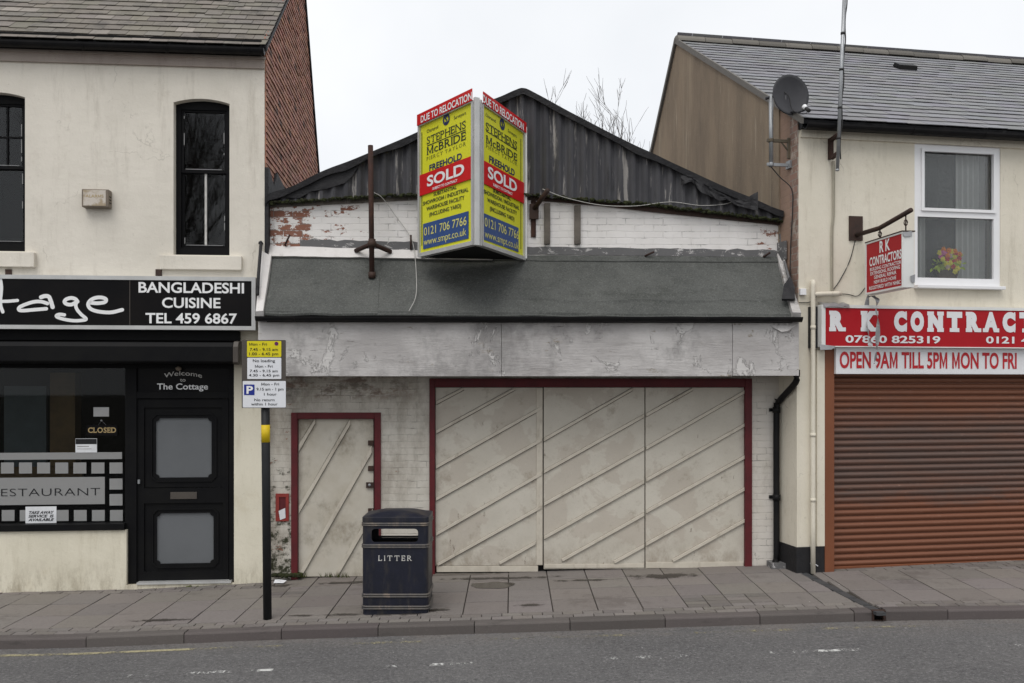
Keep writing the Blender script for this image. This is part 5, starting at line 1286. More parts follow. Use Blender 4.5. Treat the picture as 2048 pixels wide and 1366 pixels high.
# roof geometry in the side plane
RT, RZ = 3.84, 7.65
ez = zg + .05; y0 = -.17
sdv = Vector((0, RT - y0, RZ - ez))
rf = MB(); rf.prism_u([(y0 + .03, ez - .05), (RT, RZ - .05), (RT, RZ - .01), (y0 + .01, ez - .01)], -.03, uE)
rf.prism_u([(RT, RZ - .05), (6.3, RZ - 3.05 - .05), (6.3, RZ - 3.05 - .01), (RT, RZ - .01)], -.03, uE)
roof = rf.build('roof', 'black_tar', H)
slates((-.045, y0, ez - .005), (1, 0, 0), sdv, uE + .04, sdv.length - .02, .198, .26, 'grey_slate', 'slate_covering', roof, .004, .08, pale=.0)
slates((-.045, 6.3, RZ - 3.05), (1, 0, 0), (0, -2.46, 3.05), uE + .04, 3.9, .39, .5, 'grey_slate', 'slate_covering', roof, .004, .08, pale=0)
mb = MB(); x = -.05
while x < uE:
    k = rnd.uniform(.75, 1.35); mb.tint = (k, k, k * .97)
    dz = rnd.uniform(-.008, .008); r0 = .11
    rings = []
    for xx in (x + .004, x + .446):
        rings.append([(xx, RT + r0 * 1.15 * math.cos(R(a)), RZ + .0 + dz - .04 + r0 * math.sin(R(a))) for a in range(0, 181, 20)])
    mb.loft(rings); x += .45
mb.build('ridge_tiles', 'ridge_clay', roof)
mb = MB(); mb.prism_u([(y0, ez - .06), (RT, RZ - .06), (RT, RZ + .03), (y0 - .01, ez + .012)], -.06, -.028); mb.prism_u([(RT, RZ - .06), (6.3, RZ - 3.05 - .06), (6.3, RZ - 3.05 + .05), (RT, RZ + .03)], -.07, -.028); mb.build('verge', 'ridge_clay', roof)
# roof vent
c = FR.w(0, 0, 0); px, py = 1808, 137
# point on the slope plane: solve along the pixel ray
def on_slope(px, py):
    lo, hi = 0., RT
    for _ in range(40):
        m = (lo + hi) / 2; u, z = FR.m(px, py, m); zs_ = ez + (RZ - ez) * (m - y0) / (RT - y0)
        if z > zs_: lo, hi = m, hi
        else: lo, hi = lo, m
    return u, m, z
u, y, z = on_slope(1808, 138)
sv = sdv.normalized(); nv_ = Vector((0, -sv.z, sv.y))
mb = MB(); A = Vector((u, y, z)); pts = []
for h in (0.012, .075):
    for (a, b) in ((-.15, -.12), (.15, -.12), (.13, .12), (-.13, .12)): pts.append(A + Vector((a, 0, 0)) + sv * b * (1 if h < .05 else .8) + nv_ * h)
mb.hexa(pts); solo('roof_vent', 'low black vent on the grey slate roof near the ridge', 'vent', FR, mb, 'gutter_black', u, y, z, bevel=.006)
# gable wall: render behind, exposed brick strip at the front corner
def rgab(t): return ez + (RZ - ez) * (t - y0) / (RT - y0) - .055 if t <= RT else RZ - (t - RT) * 3.05 / 2.46 - .055
tb = .42
mb = MB(); mb.prism_u([(.3, -.35), (tb, -.35), (tb, rgab(tb)), (.0, rgab(0)), (0, zE + .001), (.3, zE + .001)], .0, .25)
mb.prism_u([(-.001, 2.75), (tb, 2.75), (tb, rgab(tb)), (-.001, rgab(0))], -.012, -.0005); mb.build('corner_brickwork', 'exposed_brick', H)
mb = MB(); mb.prism_u([(tb, -.35), (6.2, -.35), (6.2, rgab(6.2)), (RT, rgab(RT)), (tb, rgab(tb))], .0, .25); mb.prism_u([(tb + .001, 3.0), (6.2, 3.0), (6.2, rgab(6.2)), (RT, rgab(RT)), (tb + .001, rgab(tb))], -.03, -.001); mb.build('gable_wall', 'brown_render', H)
mb = MB(); mb.prism_u([(tb - .2, 3.7), (1.6, 3.72), (1.3, 3.95), (tb - .2, 3.92)], -.045, -.031); mb.build('flashing', 'peeling_lead', H)
# corner return at ground level (cream), plinth, quoin damage
mb = MB(); mb.prism_u([(0, .1), (.75, .1), (.75, 2.74), (0, 2.74)], -.02, -.001); mb.build('return_wall', 'pale_yellow_render', H)
u0, u1, z0, z1 = rect(FR, 1597, 1650, 1093, 1145, 0)
mb = MB(); mb.box(-.03, u1, -.022, -.001, -.35, z1); mb.prism_u([(-.02, -.35), (.7, -.35), (.7, z1 - .01), (-.02, z1)], -.035, -.021); mb.build('plinth', 'plinth_black', H, bevel=.008)
# pilaster edge: projecting strip right of the downpipe
mb = MB(); u0, u1, z0, z1 = rect(FR, 1634, 1650, 700, 1093, -.03); mb.box(u0, u1, -.03, -.001, z0, z1); mb.build('pilaster', 'pale_yellow_render', H, bevel=.006)
# cream downpipe with horizontal inlet
mb = MB(); a, b = FR.m(1626, 590, -.06), FR.m(1626, 1098, -.06); c = FR.m(1681, 587, -.06)
mb.tube(spline([(c[0], -.06, c[1]), (a[0] + .06, -.06, a[1] + .01), (a[0] + .01, -.06, a[1]), (a[0], -.06, a[1] - .08), (b[0], -.06, b[1] - .28)], 6), .027, 12)
dpo = mb.build('downpipe', 'pale_yellow_render', H)
mb = MB()
for py in (655, 870, 1000): u, z = FR.m(1626, py, -.06); mb.tube([(u, -.06, z - .02), (u, -.06, z + .02)], .031, 12)
mb.build('collar', 'pale_yellow_render', dpo)
# conduit and small white box on the wall
mb = MB(); P3 = [(FR.m(x, y, -.02)[0], -.02, FR.m(x, y, -.02)[1]) for x, y in ((1666, 322), (1666, 420), (1665, 440), (1663, 470), (1663, 575), (1666, 588))]
mb.tube(spline(P3, 5), .009, 8); mb.tube(spline([(a + .019, y, b) for a, y, b in P3], 5), .006, 8); mb.build('conduit', 'old_conduit', H)
mb = MB(); pbox(mb, FR, 1601, 1613, 577, 590, -.04, -.001); mb.build('junction_box', 'white_upvc', H, bevel=.004)
mb = MB(); P3 = [(FR.m(x, y, -.012)[0], -.012, FR.m(x, y, -.012)[1]) for x, y in ((1713, 470), (1700, 520), (1680, 560), (1666, 580))]; mb.tube(spline(P3, 5), .005, 6)
P3 = [(FR.m(x, y, -.012)[0], -.012, FR.m(x, y, -.012)[1]) for x, y in ((1598, 605), (1620, 604), (1640, 590), (1690, 588), (1715, 592), (1731, 575))]; mb.tube(spline(P3, 5), .005, 6); mb.build('wiring', 'cable_black', H)
# upstairs window
wu = MB(); u0, u1, z0, z1 = wo_; yw = .03
tz = FR.m(1915, 427, yw)[1]
up = rect(FR, 1845, 1983, 307, 419, yw); lo = rect(FR, 1833, 1985, 436, 557, yw)
wu.plate([(u0, z0), (u1, z0), (u1, z1), (u0, z1)], [[(up[0] - .03, up[2] - .03), (up[1] + .03, up[2] - .03), (up[1] + .03, up[3] + .03), (up[0] - .03, up[3] + .03)], [(lo[0], lo[2]), (lo[1], lo[2]), (lo[1], lo[3]), (lo[0], lo[3])]], yw - .02, yw + .05)
wo2 = wu.build('window', 'white_upvc', H, bevel=.006); wo2['label'] = 'white framed window with lace curtains'
mb = MB(); mb.plate([(up[0] - .035, up[2] - .035), (up[1] + .035, up[2] - .035), (up[1] + .035, up[3] + .035), (up[0] - .035, up[3] + .035)], [[(up[0], up[2]), (up[1], up[2]), (up[1], up[3]), (up[0], up[3])]], yw - .04, yw + .0); mb.build('sash', 'white_upvc', wo2, bevel=.008)
mb = MB(); mb.box(u0 - .01, u1 + .01, -.08, .02, z0 - .035, z0 + .005); mb.build('sill', 'white_upvc', wo2, bevel=.006)
mb = MB(); mb.box(up[0] - .01, up[1] + .01, yw + .01, yw + .014, up[2] - .01, up[3] + .01); mb.box(lo[0] - .01, lo[1] + .01, yw + .012, yw + .016, lo[2] - .01, lo[3] + .01); mb.build('pane', 'window_glass', wo2)
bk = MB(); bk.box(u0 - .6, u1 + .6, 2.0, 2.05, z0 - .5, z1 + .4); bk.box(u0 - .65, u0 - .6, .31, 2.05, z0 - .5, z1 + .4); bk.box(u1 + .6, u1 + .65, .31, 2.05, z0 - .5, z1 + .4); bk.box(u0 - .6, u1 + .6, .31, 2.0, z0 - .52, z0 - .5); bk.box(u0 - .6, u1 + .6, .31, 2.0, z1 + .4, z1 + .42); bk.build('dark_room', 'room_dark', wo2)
mb = MB(); mb.box(u0 - .02, u1 + .02, yw + .06, .32, z0 + .02, z0 + .05); mb.build('inner_sill', 'white_upvc', wo2)
def curtain(ua, ub, za, zb, y, mat, amp, wl, nm):
    mb = MB(); mb.sm = True; n = int((ub - ua) / .008)
    for i in range(n):
        a, b = ua + (ub - ua) * i / n, ua + (ub - ua) * (i + 1) / n
        f_ = lambda u: y + amp * math.sin(u / wl * 6.28 + 1.5 * mnoise.noise(Vector((u * 6, 0, 0))))
        mb.quad((a, f_(a), za), (b, f_(b), za), (b, f_(b), zb), (a, f_(a), zb))
    return mb.build(nm, mat, wo2)
ww = u1 - u0
curtain(u0, u1, z0 + .05, z1, .24, 'lace', .012, .12, 'net_curtain')
curtain(u0, u0 + ww * .24, z0 + .05, z1, .21, 'drape', .022, .065, 'curtain'); curtain(u0 + ww * .60, u1 - .05, z0 + .05, z1, .21, 'drape', .022, .075, 'curtain')
# flowers on the inner sill
uf, zf = FR.m(1890, 525, .17)
FLW = thing('flower_arrangement', 'bright basket of yellow, red and orange flowers in the upstairs window', 'flowers', FR, uf, .13, z0 + .05)
mb = MB(); zb_ = z0 + .05
mb.loft([[(uf + r * math.cos(6.2832 * i / 16), .13 + .4 * r * math.sin(6.2832 * i / 16), zb_ + h) for i in range(16)] for r, h in ((.10, 0), (.14, .10), (.15, .16))]); mb.build('basket', 'basket', FLW)
mb = MB()
for i in range(130):
    a = rnd.uniform(0, 3.1416); r = rnd.uniform(.05, .19); cu_, cz = uf + r * math.cos(a), zf - .08 + r * .95 * math.sin(a) * rnd.uniform(.6, 1.1); y = .12 + rnd.uniform(-.05, .05)
    an = rnd.uniform(0, 6.28); ln = rnd.uniform(.03, .08); tx, tz_ = math.cos(an) * ln, math.sin(an) * ln
    mb.quad((cu_, y, cz), (cu_ + tx * .5 - tz_ * .2, y - .02, cz + tz_ * .5 + tx * .2), (cu_ + tx, y - .01, cz + tz_), (cu_ + tx * .5 + tz_ * .2, y, cz + tz_ * .5 - tx * .2))
mb.build('foliage', 'leaf_lime', FLW)
spots = {'petal_yellow': [(-.14, .10), (.0, -.02), (.07, .06), (-.02, -.10), (.06, -.12), (.10, -.08), (-.06, -.03), (.02, .12), (-.10, .02), (.12, .0)], 'petal_red': [(.04, .0), (.07, .10), (-.04, .03), (.045, -.06), (.12, .04)], 'petal_orange': [(-.09, .14), (.1, .02), (-.02, .13), (.13, .09), (.06, .12), (-.03, .07)], 'petal_pink': [(-.10, .10), (-.12, .06), (-.06, .10)], 'petal_pale': [(-.04, -.06), (.01, .07), (-.03, -.01)]}
for mt, pp in spots.items():
    for (a, b) in pp:
        mb = MB(); c0 = (uf + a, .085 - .02 * rnd.random(), zf + b)
        for k in range(9):
            an = 6.2832 * k / 9; mb.ico((c0[0] + .022 * math.cos(an), c0[1] + .006 * (k % 2), c0[2] + .022 * math.sin(an)), .013, 1, (1, .6, 1), .15)
        mb.ico(c0, .02, 1, (1, .8, 1), .2); mb.build('flower', mt, FLW)
# roller shutter and its guides
mb = MB(); ysh = .10
u0, _ = FR.m(1650, 900, -.03); u1, _ = FR.m(1669, 900, -.03); zt_ = FR.m(1660, 698, -.03)[1]
mb.box(u0, u1, -.03, .3, -.3, zt_); mb.build('shutter_guide', 'brown_frame', H, bevel=.006)
mb = MB(); zt2, zb2 = FR.m(1700, 752, .02)[1], FR.m(1800, 1136, ysh)[1]
us = u1 - .04; zz = zb2 + .05; pitch = 12.6 / F * 10.45
prof = [(ysh, zb2 + .05)]
while zz < zt2 + .2:
    for k in range(7):
        t = k / 6; prof.append((ysh - .017 * math.sin(t * math.pi) ** .8 if 0 < k < 6 else ysh, zz + pitch * .80 * t))
    prof.append((ysh + .016, zz + pitch * .84)); prof.append((ysh + .016, zz + pitch * .97)); zz += pitch
mb.sm = False
for (a, za_), (b, zb_2) in zip(prof, prof[1:]): mb.quad((us, a, za_), (ush1, a, za_), (ush1, b, zb_2), (us, b, zb_2))
so_ = mb.build('roller_shutter', 'shutter_brown', H)
mb = MB(); mb.box(us, ush1, ysh - .025, ysh + .02, zb2 - .03, zb2 + .05); mb.build('bottom_bar', 'brown_frame', so_, bevel=.006)
mb = MB(); mb.box(u1, ush1, .02, .3, zt2, FR.m(1700, 697, 0)[1]); mb.build('shutter_box', 'brown_frame', H)
mb = MB(); q = [FR.m(x, y, -.06) for x, y in ((1622, 1127), (1628, 1130), (1633, 1130), (1637, 1133))]
mb.tube(spline([(a, -.045, b) for a, b in q], 4), .006, 5); solo('litter_scrap', 'small white scrap of plastic caught on the black plinth', 'litter', FR, mb, 'white_paper', q[0][0], 0, q[0][1])

# ---- things on the right house
S = thing('shop_sign', 'red contractors fascia sign with white slab capitals and phone numbers', 'sign', FR, 1.5, -.1, FR.m(1800, 692)[1])
yG = -.14
u0, _ = FR.m(1643, 650, yG); u1 = 7.0; z0 = FR.m(1680, 694, yG)[1]; z1 = FR.m(1680, 609.5, yG)[1]; uf0, _ = FR.m(1651, 650, yG)
mb = MB(); mb.plate([(u0, z0), (u1, z0), (u1, z1), (u0, z1)], [[(uf0, z0 + .012), (u1 - .03, z0 + .012), (u1 - .03, z1 - .035), (uf0, z1 - .035)]], yG, yG + .13); mb.build('frame', 'white_frame', S, bevel=.004)
mb = MB(); mb.box(uf0 - .01, u1 - .02, yG + .01, yG + .018, z0 + .008, z1 - .03); mb.build('face', 'sign_red', S)
mb = MB(); y = yG + .006
for ch, a, b in (('R', 1660, 1690), ('K', 1723, 1755), ('C', 1788, 1814), ('O', 1821, 1848), ('N', 1856, 1886), ('T', 1894, 1924), ('R', 1933, 1961), ('A', 1967, 1997), ('C', 2005, 2031), ('T', 2039, 2069), ('O', 2077, 2104), ('R', 2112, 2142), ('S', 2150, 2176)):
    xm = (a + b) / 2; T(mb, FR, ch, a, b, 621.5 + (xm - 1675) * .0085, 662.5 + (xm - 1675) * .006, y, True, bold=.085, th=.19, sw=.28)
T(mb, FR, '07860 825319', 1691, 1880.5, 671.5, 686, y, bold=.025); T(mb, FR, '0121 4', 1972, 2058, 673.3, 687, y, bold=.025)
mb.build('lettering', 'sign_white', S)
mb = MB(); mb.box(u0 - .09, u0 - .004, -.06, -.001, z0 - .01, z1 - .02); mb.build('side_board', 'black_tar', S)
mb = MB(); n = 14
for i in range(n):
    t = i / n; a = u0 + .02 + .32 * t; b = u0 + .02 + .32 * (t + 1 / n); h = .025 + .018 * mnoise.noise(Vector((i * .4, 0, 3))); h2 = .025 + .018 * mnoise.noise(Vector(((i + 1) * .4, 0, 3)))
    mb.quad((a, yG - .004, z1 + .005), (b, yG - .004, z1 + .005), (b, yG - .012 - h2 * .2, z1 - h2), (a, yG - .012 - h * .2, z1 - h)); mb.quad((a, yG - .004, z1 + .005), (b, yG - .004, z1 + .005), (b, -.02, z1 + .01 + h2), (a, -.02, z1 + .01 + h))
mb.build('tape', 'tape_silver', S); mb = MB()
mb.quad((u0 - .03, yG - .005, z0 + .03), (u0 + .17, yG - .008, z0 + .01), (u0 + .12, yG - .01, z0 - .03), (u0 - .02, yG - .01, z0 - .035)); mb.build('tape', 'tape_silver', S)
S = thing('opening_hours_sign', 'white opening hours board with red capitals under the red fascia sign', 'sign', FR, 1.5, -.05, FR.m(1800, 748)[1])
u0, _ = FR.m(1672, 720, -.07); z0 = FR.m(1700, 748, -.07)[1]; z1 = FR.m(1700, 696, -.07)[1]
mb = MB(); mb.box(u0, 6.5, -.07, -.001, z0, min(z1, FR.m(1680, 695.3, -.13)[1])); mb.build('board', 'sign_white', S, bevel=.003)
mb = MB(); T(mb, FR, 'OPEN 9AM TILL 5PM MON TO FRI', 1679.5, 2033.5, 704.5, 737, -.074, bold=.025); mb.build('lettering', 'red_letter', S)
# hanging sign and its bracket
hl, hr = ((1731 - CX) / F * 10.15, 10.15), ((1805 - CX) / F * 9.37, 9.37)
FH = board_frame(hl, hr); WH = (Vector(hr) - Vector(hl)).length
zh0 = FH.m(1731, 590)[1]; zh1 = FH.m(1731, 486)[1]
S = thing('hanging_sign', 'red double-sided contractors sign in a white frame hanging from iron bracket', 'sign', FH, WH / 2, .06, zh0)
mb = MB(); fw = .022
mb.plate([(0, zh0), (WH, zh0), (WH, zh1), (0, zh1)], [[(fw, zh0 + fw), (WH - fw * .6, zh0 + fw), (WH - fw * .6, zh1 - fw), (fw, zh1 - fw)]], -.004, .008); mb.box(.0, WH, .0085, .13, zh0, zh1); mb.build('case', 'white_frame', S, bevel=.004)
mb = MB(); mb.box(fw * .8, WH - fw * .5, .003, .0075, zh0 + fw * .8, zh1 - fw * .8); mb.build('face', 'sign_red', S)
mb = MB(); mb.box(fw * .8, WH - fw * .5, .1305, .135, zh0 + fw * .8, zh1 - fw * .8); mb.build('face', 'sign_red', S)
mb = MB(); y = .0
T(mb, FH, 'R K', 1759, 1780, 479.5, 503, y, bold=.03); T(mb, FH, 'CONTRACTORS', 1739, 1803, 507, 525, y, bold=.025)
for s_, a, b, t, bt in (('BUILDING CONTRACTOR', 1740, 1802, 528.3, 535), ('EXTENSIONS, ROOFING', 1741, 1800, 537.2, 544), ('GENERAL REPAIR', 1748, 1792.7, 546.2, 553), ('NEW BUILD HOME', 1748, 1792.2, 556.2, 563), ('REGISTERED WITH NHBC', 1738.6, 1801.5, 566.7, 573.8)): T(mb, FH, s_, a, b, t, bt, y, bold=.014)
mb.build('lettering', 'white_letter', S)
mb = MB(); mb.box(-.003, WH + .006, -.008, .138, zh1 - .004, zh1 + .008); mb.build('top_rail', 'dark_rust', S)
mb = MB()
for (a, b) in ((.0, .05), (.7, .75)): 
    z_ = zh1 if a < .5 else zh1
mb.quad((WH + .008, -.01, zh1 - .02), (WH + .008, .10, zh1 + .004), (WH + .01, .10, zh1 - .05), (WH + .012, .02, zh1 - .06)); mb.build('tape', 'tape_silver', S); mb = MB(); mb.quad((WH + .009, .08, zh0 + .12), (WH + .009, .135, zh0 + .14), (WH + .011, .13, zh0 + .05), (WH + .012, .09, zh0 + .06)); mb.build('tape', 'tape_silver', S)
B = thing('bracket', 'dark iron bracket arm with square plate carrying the hanging red sign', 'bracket', FR, FR.m(1713, 455)[0], 0, FR.m(1713, 480)[1])
mb = MB(); pbox(mb, FR, 1699, 1726, 432, 481, -.02, -.001); mb.build('wall_plate', 'dark_rust', B, bevel=.003)
a = FR.m(1713, 470, -.02)
def to_fr(fr, P): q = Vector((P[0], P[1])) - fr.o; return (q.dot(fr.d), q.dot(fr.b), P[2])
h_in = FH.w(.16, .065, 0); h_out = FH.w(WH - .02, .065, 0)
zarm = EYE + (HY - 424) / F * 9.42
A0 = (a[0], -.01, a[1]); A1 = to_fr(FR, (*FH.w(WH + .06, .06, 0)[:2], zarm)); 
mid = to_fr(FR, (*FH.w(.2, .06, 0)[:2], zarm - .0))
zm = FR.m(1752, 456, mid[1])[1]
mb = MB(); mb.tube([A0, (mid[0], mid[1], zm + .0), A1], .026, 10); mb.build('arm', 'dark_rust', B)
def arm_z(y): 
    if y > mid[1]: return A0[2] + (zm - A0[2]) * (y - A0[1]) / (mid[1] - A0[1])
    return zm + (A1[2] - zm) * (y - mid[1]) / (A1[1] - mid[1])
for q in (.2, WH - .05):
    P_ = to_fr(FR, (*FH.w(q, .065, 0)[:2], zh1)); mb = MB()
    mb.tube([(P_[0], P_[1], zh1 - .005), (P_[0], P_[1], arm_z(P_[1]))], .007, 6)
    zm_ = (zh1 + arm_z(P_[1])) / 2
    mb.tube([(P_[0] + .02 * math.cos(6.2832 * i / 10), P_[1], zm_ + .03 * math.sin(6.2832 * i / 10)) for i in range(11)], .006, 6); mb.build('hook', 'dark_rust', B)
# tape streamers under the hanging sign
mb = MB()
def streamer(pts, wd):
    P3 = spline([(*FH.m(x, y, .05), 0) for x, y in pts], 6); n = len(P3)
    for i in range(n - 1):
        p, q = P3[i], P3[i + 1]; t = i / n; tw = math.sin(i * .35); tw2 = math.sin((i + 1) * .35)
        mb.quad((p.x - wd * .5, .05 - .02 * tw, p.y), (p.x + wd * .5, .05 + .02 * tw, p.y), (q.x + wd * .5, .05 + .02 * tw2, q.y), (q.x - wd * .5, .05 - .02 * tw2, q.y))
streamer([(1736, 590), (1733, 620), (1735, 650), (1739, 680), (1741, 692)], .035); streamer([(1744, 592), (1755, 600), (1752, 620), (1756, 640), (1755, 680), (1752, 710), (1748, 728)], .03); streamer([(1735, 596), (1745, 591), (1756, 598)], .03)
solo('tape_streamer', 'torn silver tape strips dangling below the hanging red sign', 'tape', FH, mb, 'tape_silver', .1, .05, zh0 - .6)
# aerial mast
AM = thing('aerial_mast', 'tall thin grey aerial mast clamped to the front of the yellow house', 'mast', FR, FR.m(1674, 342, -.2)[0], -.24, FR.m(1674, 342, -.24)[1])
ya = -.24; a, b = FR.m(1674.5, 342, ya), FR.m(1690, -40, ya)
mb = MB(); mb.tube([(a[0], ya, a[1]), (b[0], ya, b[1])], .020, 12); mb.tube([(a[0] + (b[0] - a[0]) * .0, ya, a[1]), (a[0], ya, a[1] + .02)], .021, 12); mb.build('pole', 'galvanised', AM)
mb = MB()
for t in (.17, .33, .53, .72): 
    p = [a[0] + (b[0] - a[0]) * t, a[1] + (b[1] - a[1]) * t]; mb.tube([(p[0], ya, p[1] - .012), (p[0], ya, p[1] + .012)], .025, 10)
mb.build('cable_tie', 'cable_black', AM)
mb = MB(); mb.tube(spline([(a[0] + (b[0] - a[0]) * t + .028 + .008 * math.sin(t * 30), ya, a[1] + (b[1] - a[1]) * t) for t in [i / 16 for i in range(1, 17)]], 4), .007, 6); mb.build('cable', 'cable_black', AM)
mb = MB(); u0, u1, z0, z1 = rect(FR, 1657, 1664, 277, 319, -.02); mb.box(u0, u1, -.06, -.001, z0, z1)
for q in (z1 - .02, z0 + .01):
    c = a[0] + (b[0] - a[0]) * (q - a[1]) / (b[1] - a[1]); mb.hexa([(u0, -.05, q - .02), (u1, -.05, q - .02), (c + .02, ya - .0, q - .02), (c - .03, ya, q - .02), (u0, -.05, q + .02), (u1, -.05, q + .02), (c + .02, ya, q + .02), (c - .03, ya, q + .02)])
mb.build('wall_bracket', 'rust', AM, bevel=.004)
# satellite dish on the side wall
ys_, zs_ = sidepx(FR, 1590, 290, -.04)
SD = thing('satellite_dish', 'round dark satellite dish on a grey mast beside the brown gable', 'satellite dish', FR, -.3, .2, FR.m(1542, 335, .2)[1])
ym = .18
a, b = FR.m(1542.5, 334, ym), FR.m(1542, 190, ym)
mb = MB(); mb.tube([(a[0], ym, a[1]), (b[0], ym, b[1])], .024, 12); mb.build('mast', 'galvanised', SD)
for i, (py, mt) in enumerate(((281, 'olive_steel'), (329, 'galvanised'))):
    q = FR.m(1542, py, ym); mb = MB(); mb.box(q[0] - .05, -.02, ym - .012, ym + .012, q[1] - .018, q[1] + .018); mb.tube([(q[0], ym, q[1] - .02), (q[0], ym, q[1] + .02)], .032, 10)
    if i == 0: mb.box(-.045, -.013, ym - .015, ym + .015, q[1] - .2, q[1] + .04); mb.tube([(-.13, ym, q[1]), (-.03, ym, q[1] - .12)], .010, 6)
    else: mb.box(-.04, -.013, ym - .05, ym + .05, q[1] - .04, q[1] + .05)
    mb.build('mast_bracket', mt, SD, bevel=.002)
cd = FR.m(1581, 190, ym - .14); C = Vector((cd[0], ym - .14, cd[1]))
nrm = Vector((.02, -.98, .06)).normalized(); ax = nrm.cross(Vector((0, 0, 1))).normalized(); ay = ax.cross(nrm) * -1
mb = MB(); mb.sm = True
rings = []
for k in range(9):
    r = .222 * k / 8 if k else .001; dp_ = .045 * (k / 8) ** 2
    rings.append([C - nrm * .03 + nrm * dp_ + ax * r * math.cos(6.2832 * i / 40) + ay * r * 1.06 * math.sin(6.2832 * i / 40) for i in range(40)])
for k in range(8, -1, -1):
    r = (.227 if k == 8 else .222) * k / 8 if k else .001; dp_ = .045 * (k / 8) ** 2
    rings.append([C - nrm * .038 + nrm * dp_ + ax * r * math.cos(6.2832 * i / 40) + ay * r * 1.06 * math.sin(6.2832 * i / 40) for i in range(40)])
mb.loft(rings); mb.build('dish', 'dish_black', SD)
e = FR.m(1612, 219, ym - .40); E = Vector((e[0], ym - .42, e[1]))
foot = C + ay * (-.20 if (ay.z > 0) else .20)
mb = MB(); mb.tube([foot, foot.lerp(E, .5) + Vector((0, 0, -.02)), E], .012, 8); mb.build('arm', 'dish_black', SD)
mb = MB(); dr_ = (C - E).normalized(); mb.tube([E + dr_ * .06, E + dr_ * .015], .03, 12, .022); mb.build('receiver', 'white_upvc', SD)
mb = MB(); mb.tube([E + dr_ * .015, E - dr_ * .05], .022, 10); mb.build('receiver_cap', 'cable_black', SD)
bq = Vector((b[0], ym, b[1] - .02)); mb = MB(); mb.tube([bq + Vector((-.06, .02, -.02)), bq, bq.lerp(C, .75)], .018, 8); mb.tube([bq.lerp(C, .75), bq.lerp(C, .78) + Vector((0.01, .02, -.17))], .022, 8); mb.build('back_mount', 'dish_black', SD)
mb = MB(); mb.tube(spline([bq, bq + Vector((.05, -.06, .06)), bq + Vector((.14, -.14, -.02)), foot + Vector((0, -.03, .02)), E + Vector((-.05, 0, -.06)), E - dr_ * .05], 6), .005, 6); mb.build('lead', 'cable_black', SD)
P3 = [(a[0], ym, a[1]), (a[0] + .10, ym - .02, a[1] - .12)]
sd2 = [sidepx(FR, x, y, -.03) for x, y in ((1583, 378), (1585, 420), (1581, 500), (1580, 560))]
mb = MB(); mb.tube(spline(P3 + [(-.03, p[0], p[1]) for p in sd2], 6), .006, 6); solo('cable', 'dark cable running down the brick corner from the satellite dish', 'cable', FR, mb, 'cable_black', a[0], ym, a[1])
# felt flap at the right end of the lean-to
mb = MB(); q = [(*FM.m(x, y, yy), yy) for x, y, yy in ((1579, 552, -.36), (1566, 570, -.44), (1562, 598, -.58), (1588, 598, -.60), (1588, 575, -.45))]
mb.add([(a, yy - .03, b) for a, b, yy in q] + [(a + .01, yy + .0, b - .02) for a, b, yy in q], [(0, 1, 2, 3, 4), (9, 8, 7, 6, 5)] + [(i, (i + 1) % 5, (i + 1) % 5 + 5, i + 5) for i in range(5)])
mb.build('felt_flap', 'black_tar', W)
mb = MB(); q = [(*FM.m(x, y, yy), yy) for x, y, yy in ((1560, 470, -.01), (1563, 500, -.03), (1572, 535, -.25), (1582, 575, -.45), (1588, 600, -.58))]
mb.tube([(a, yy, b + .01) for a, b, yy in q], .016, 6); mb.build('tar_fillet', 'peeling_lead', W)

# ================================================================== street furniture
# parking sign on its post
DP = 8.82
FP = Frame((535 - CX) / F * DP, DP, 0)
zgp = gz(FP.o.x, DP)
S = thing('parking_sign', 'black signpost with grey backed yellow and white parking plates', 'sign', FP, 0, 0, zgp)
ub, ut = FP.m(535, 1245)[0], FP.m(529.5, 690)[0]
def px_at(z): return ub + (ut - ub) * (z - zgp) / (FP.m(529, 690)[1] - zgp)
zt = FP.m(529, 700)[1]
mb = MB(); mb.tube([(px_at(zgp - .05), 0, zgp - .05), (px_at(zt), 0, zt)], .0415, 20); mb.build('post', 'post_grey', S)
z0, z1 = FP.m(530, 885, -.042)[1], FP.m(530, 850, -.042)[1]
mb = MB(); mb.tube([(px_at(z0), 0, z0), (px_at(z1), 0, z1)], .0428, 20); mb.build('yellow_band', 'band_yellow', S)
def plate_(nm, a, b, t, bt, y, mat, th=.004, par=None, rr=.008):
    u0, u1, z0, z1 = rect(FP, a, b, t, bt, y); pts = []
    for cx, cz, s0 in ((u1 - rr, z0 + rr, 270), (u1 - rr, z1 - rr, 0), (u0 + rr, z1 - rr, 90), (u0 + rr, z0 + rr, 180)): pts += [(cx + rr * math.cos(R(s0 + q)), cz + rr * math.sin(R(s0 + q))) for q in (0, 30, 60, 90)]
    mb = MB(); mb.plate(pts, [], y, y + th); return mb.build(nm, mat, par or S)
yp = -.062
plate_('backing_plate', 483.5, 571.5, 680, 816, yp, 'plate_backing', .006)
p1 = plate_('time_plate', 494, 562.5, 682, 714, yp - .005, 'plate_yellow'); p2 = plate_('loading_plate', 494.5, 562.5, 715.5, 758, yp - .005, 'plate_white'); p3 = plate_('permit_plate', 485.5, 571.5, 762, 815, yp - .005, 'plate_white')
yt = yp - .0075
def lines(par, ls):
    mb = MB()
    for s_, a, b, t, bt in ls: T(mb, FP, s_, a, b, t, bt, yt, bold=.008)
    mb.build('lettering', 'black_letter', par)
lines(p1, [('Mon - Fri', 498.4, 533.8, 685.5, 691, ), ('7.45 - 9.15 am', 499.6, 555.5, 696, 701.6), ('1.00 - 6.45 pm', 498.4, 556.3, 704.8, 710.4)])
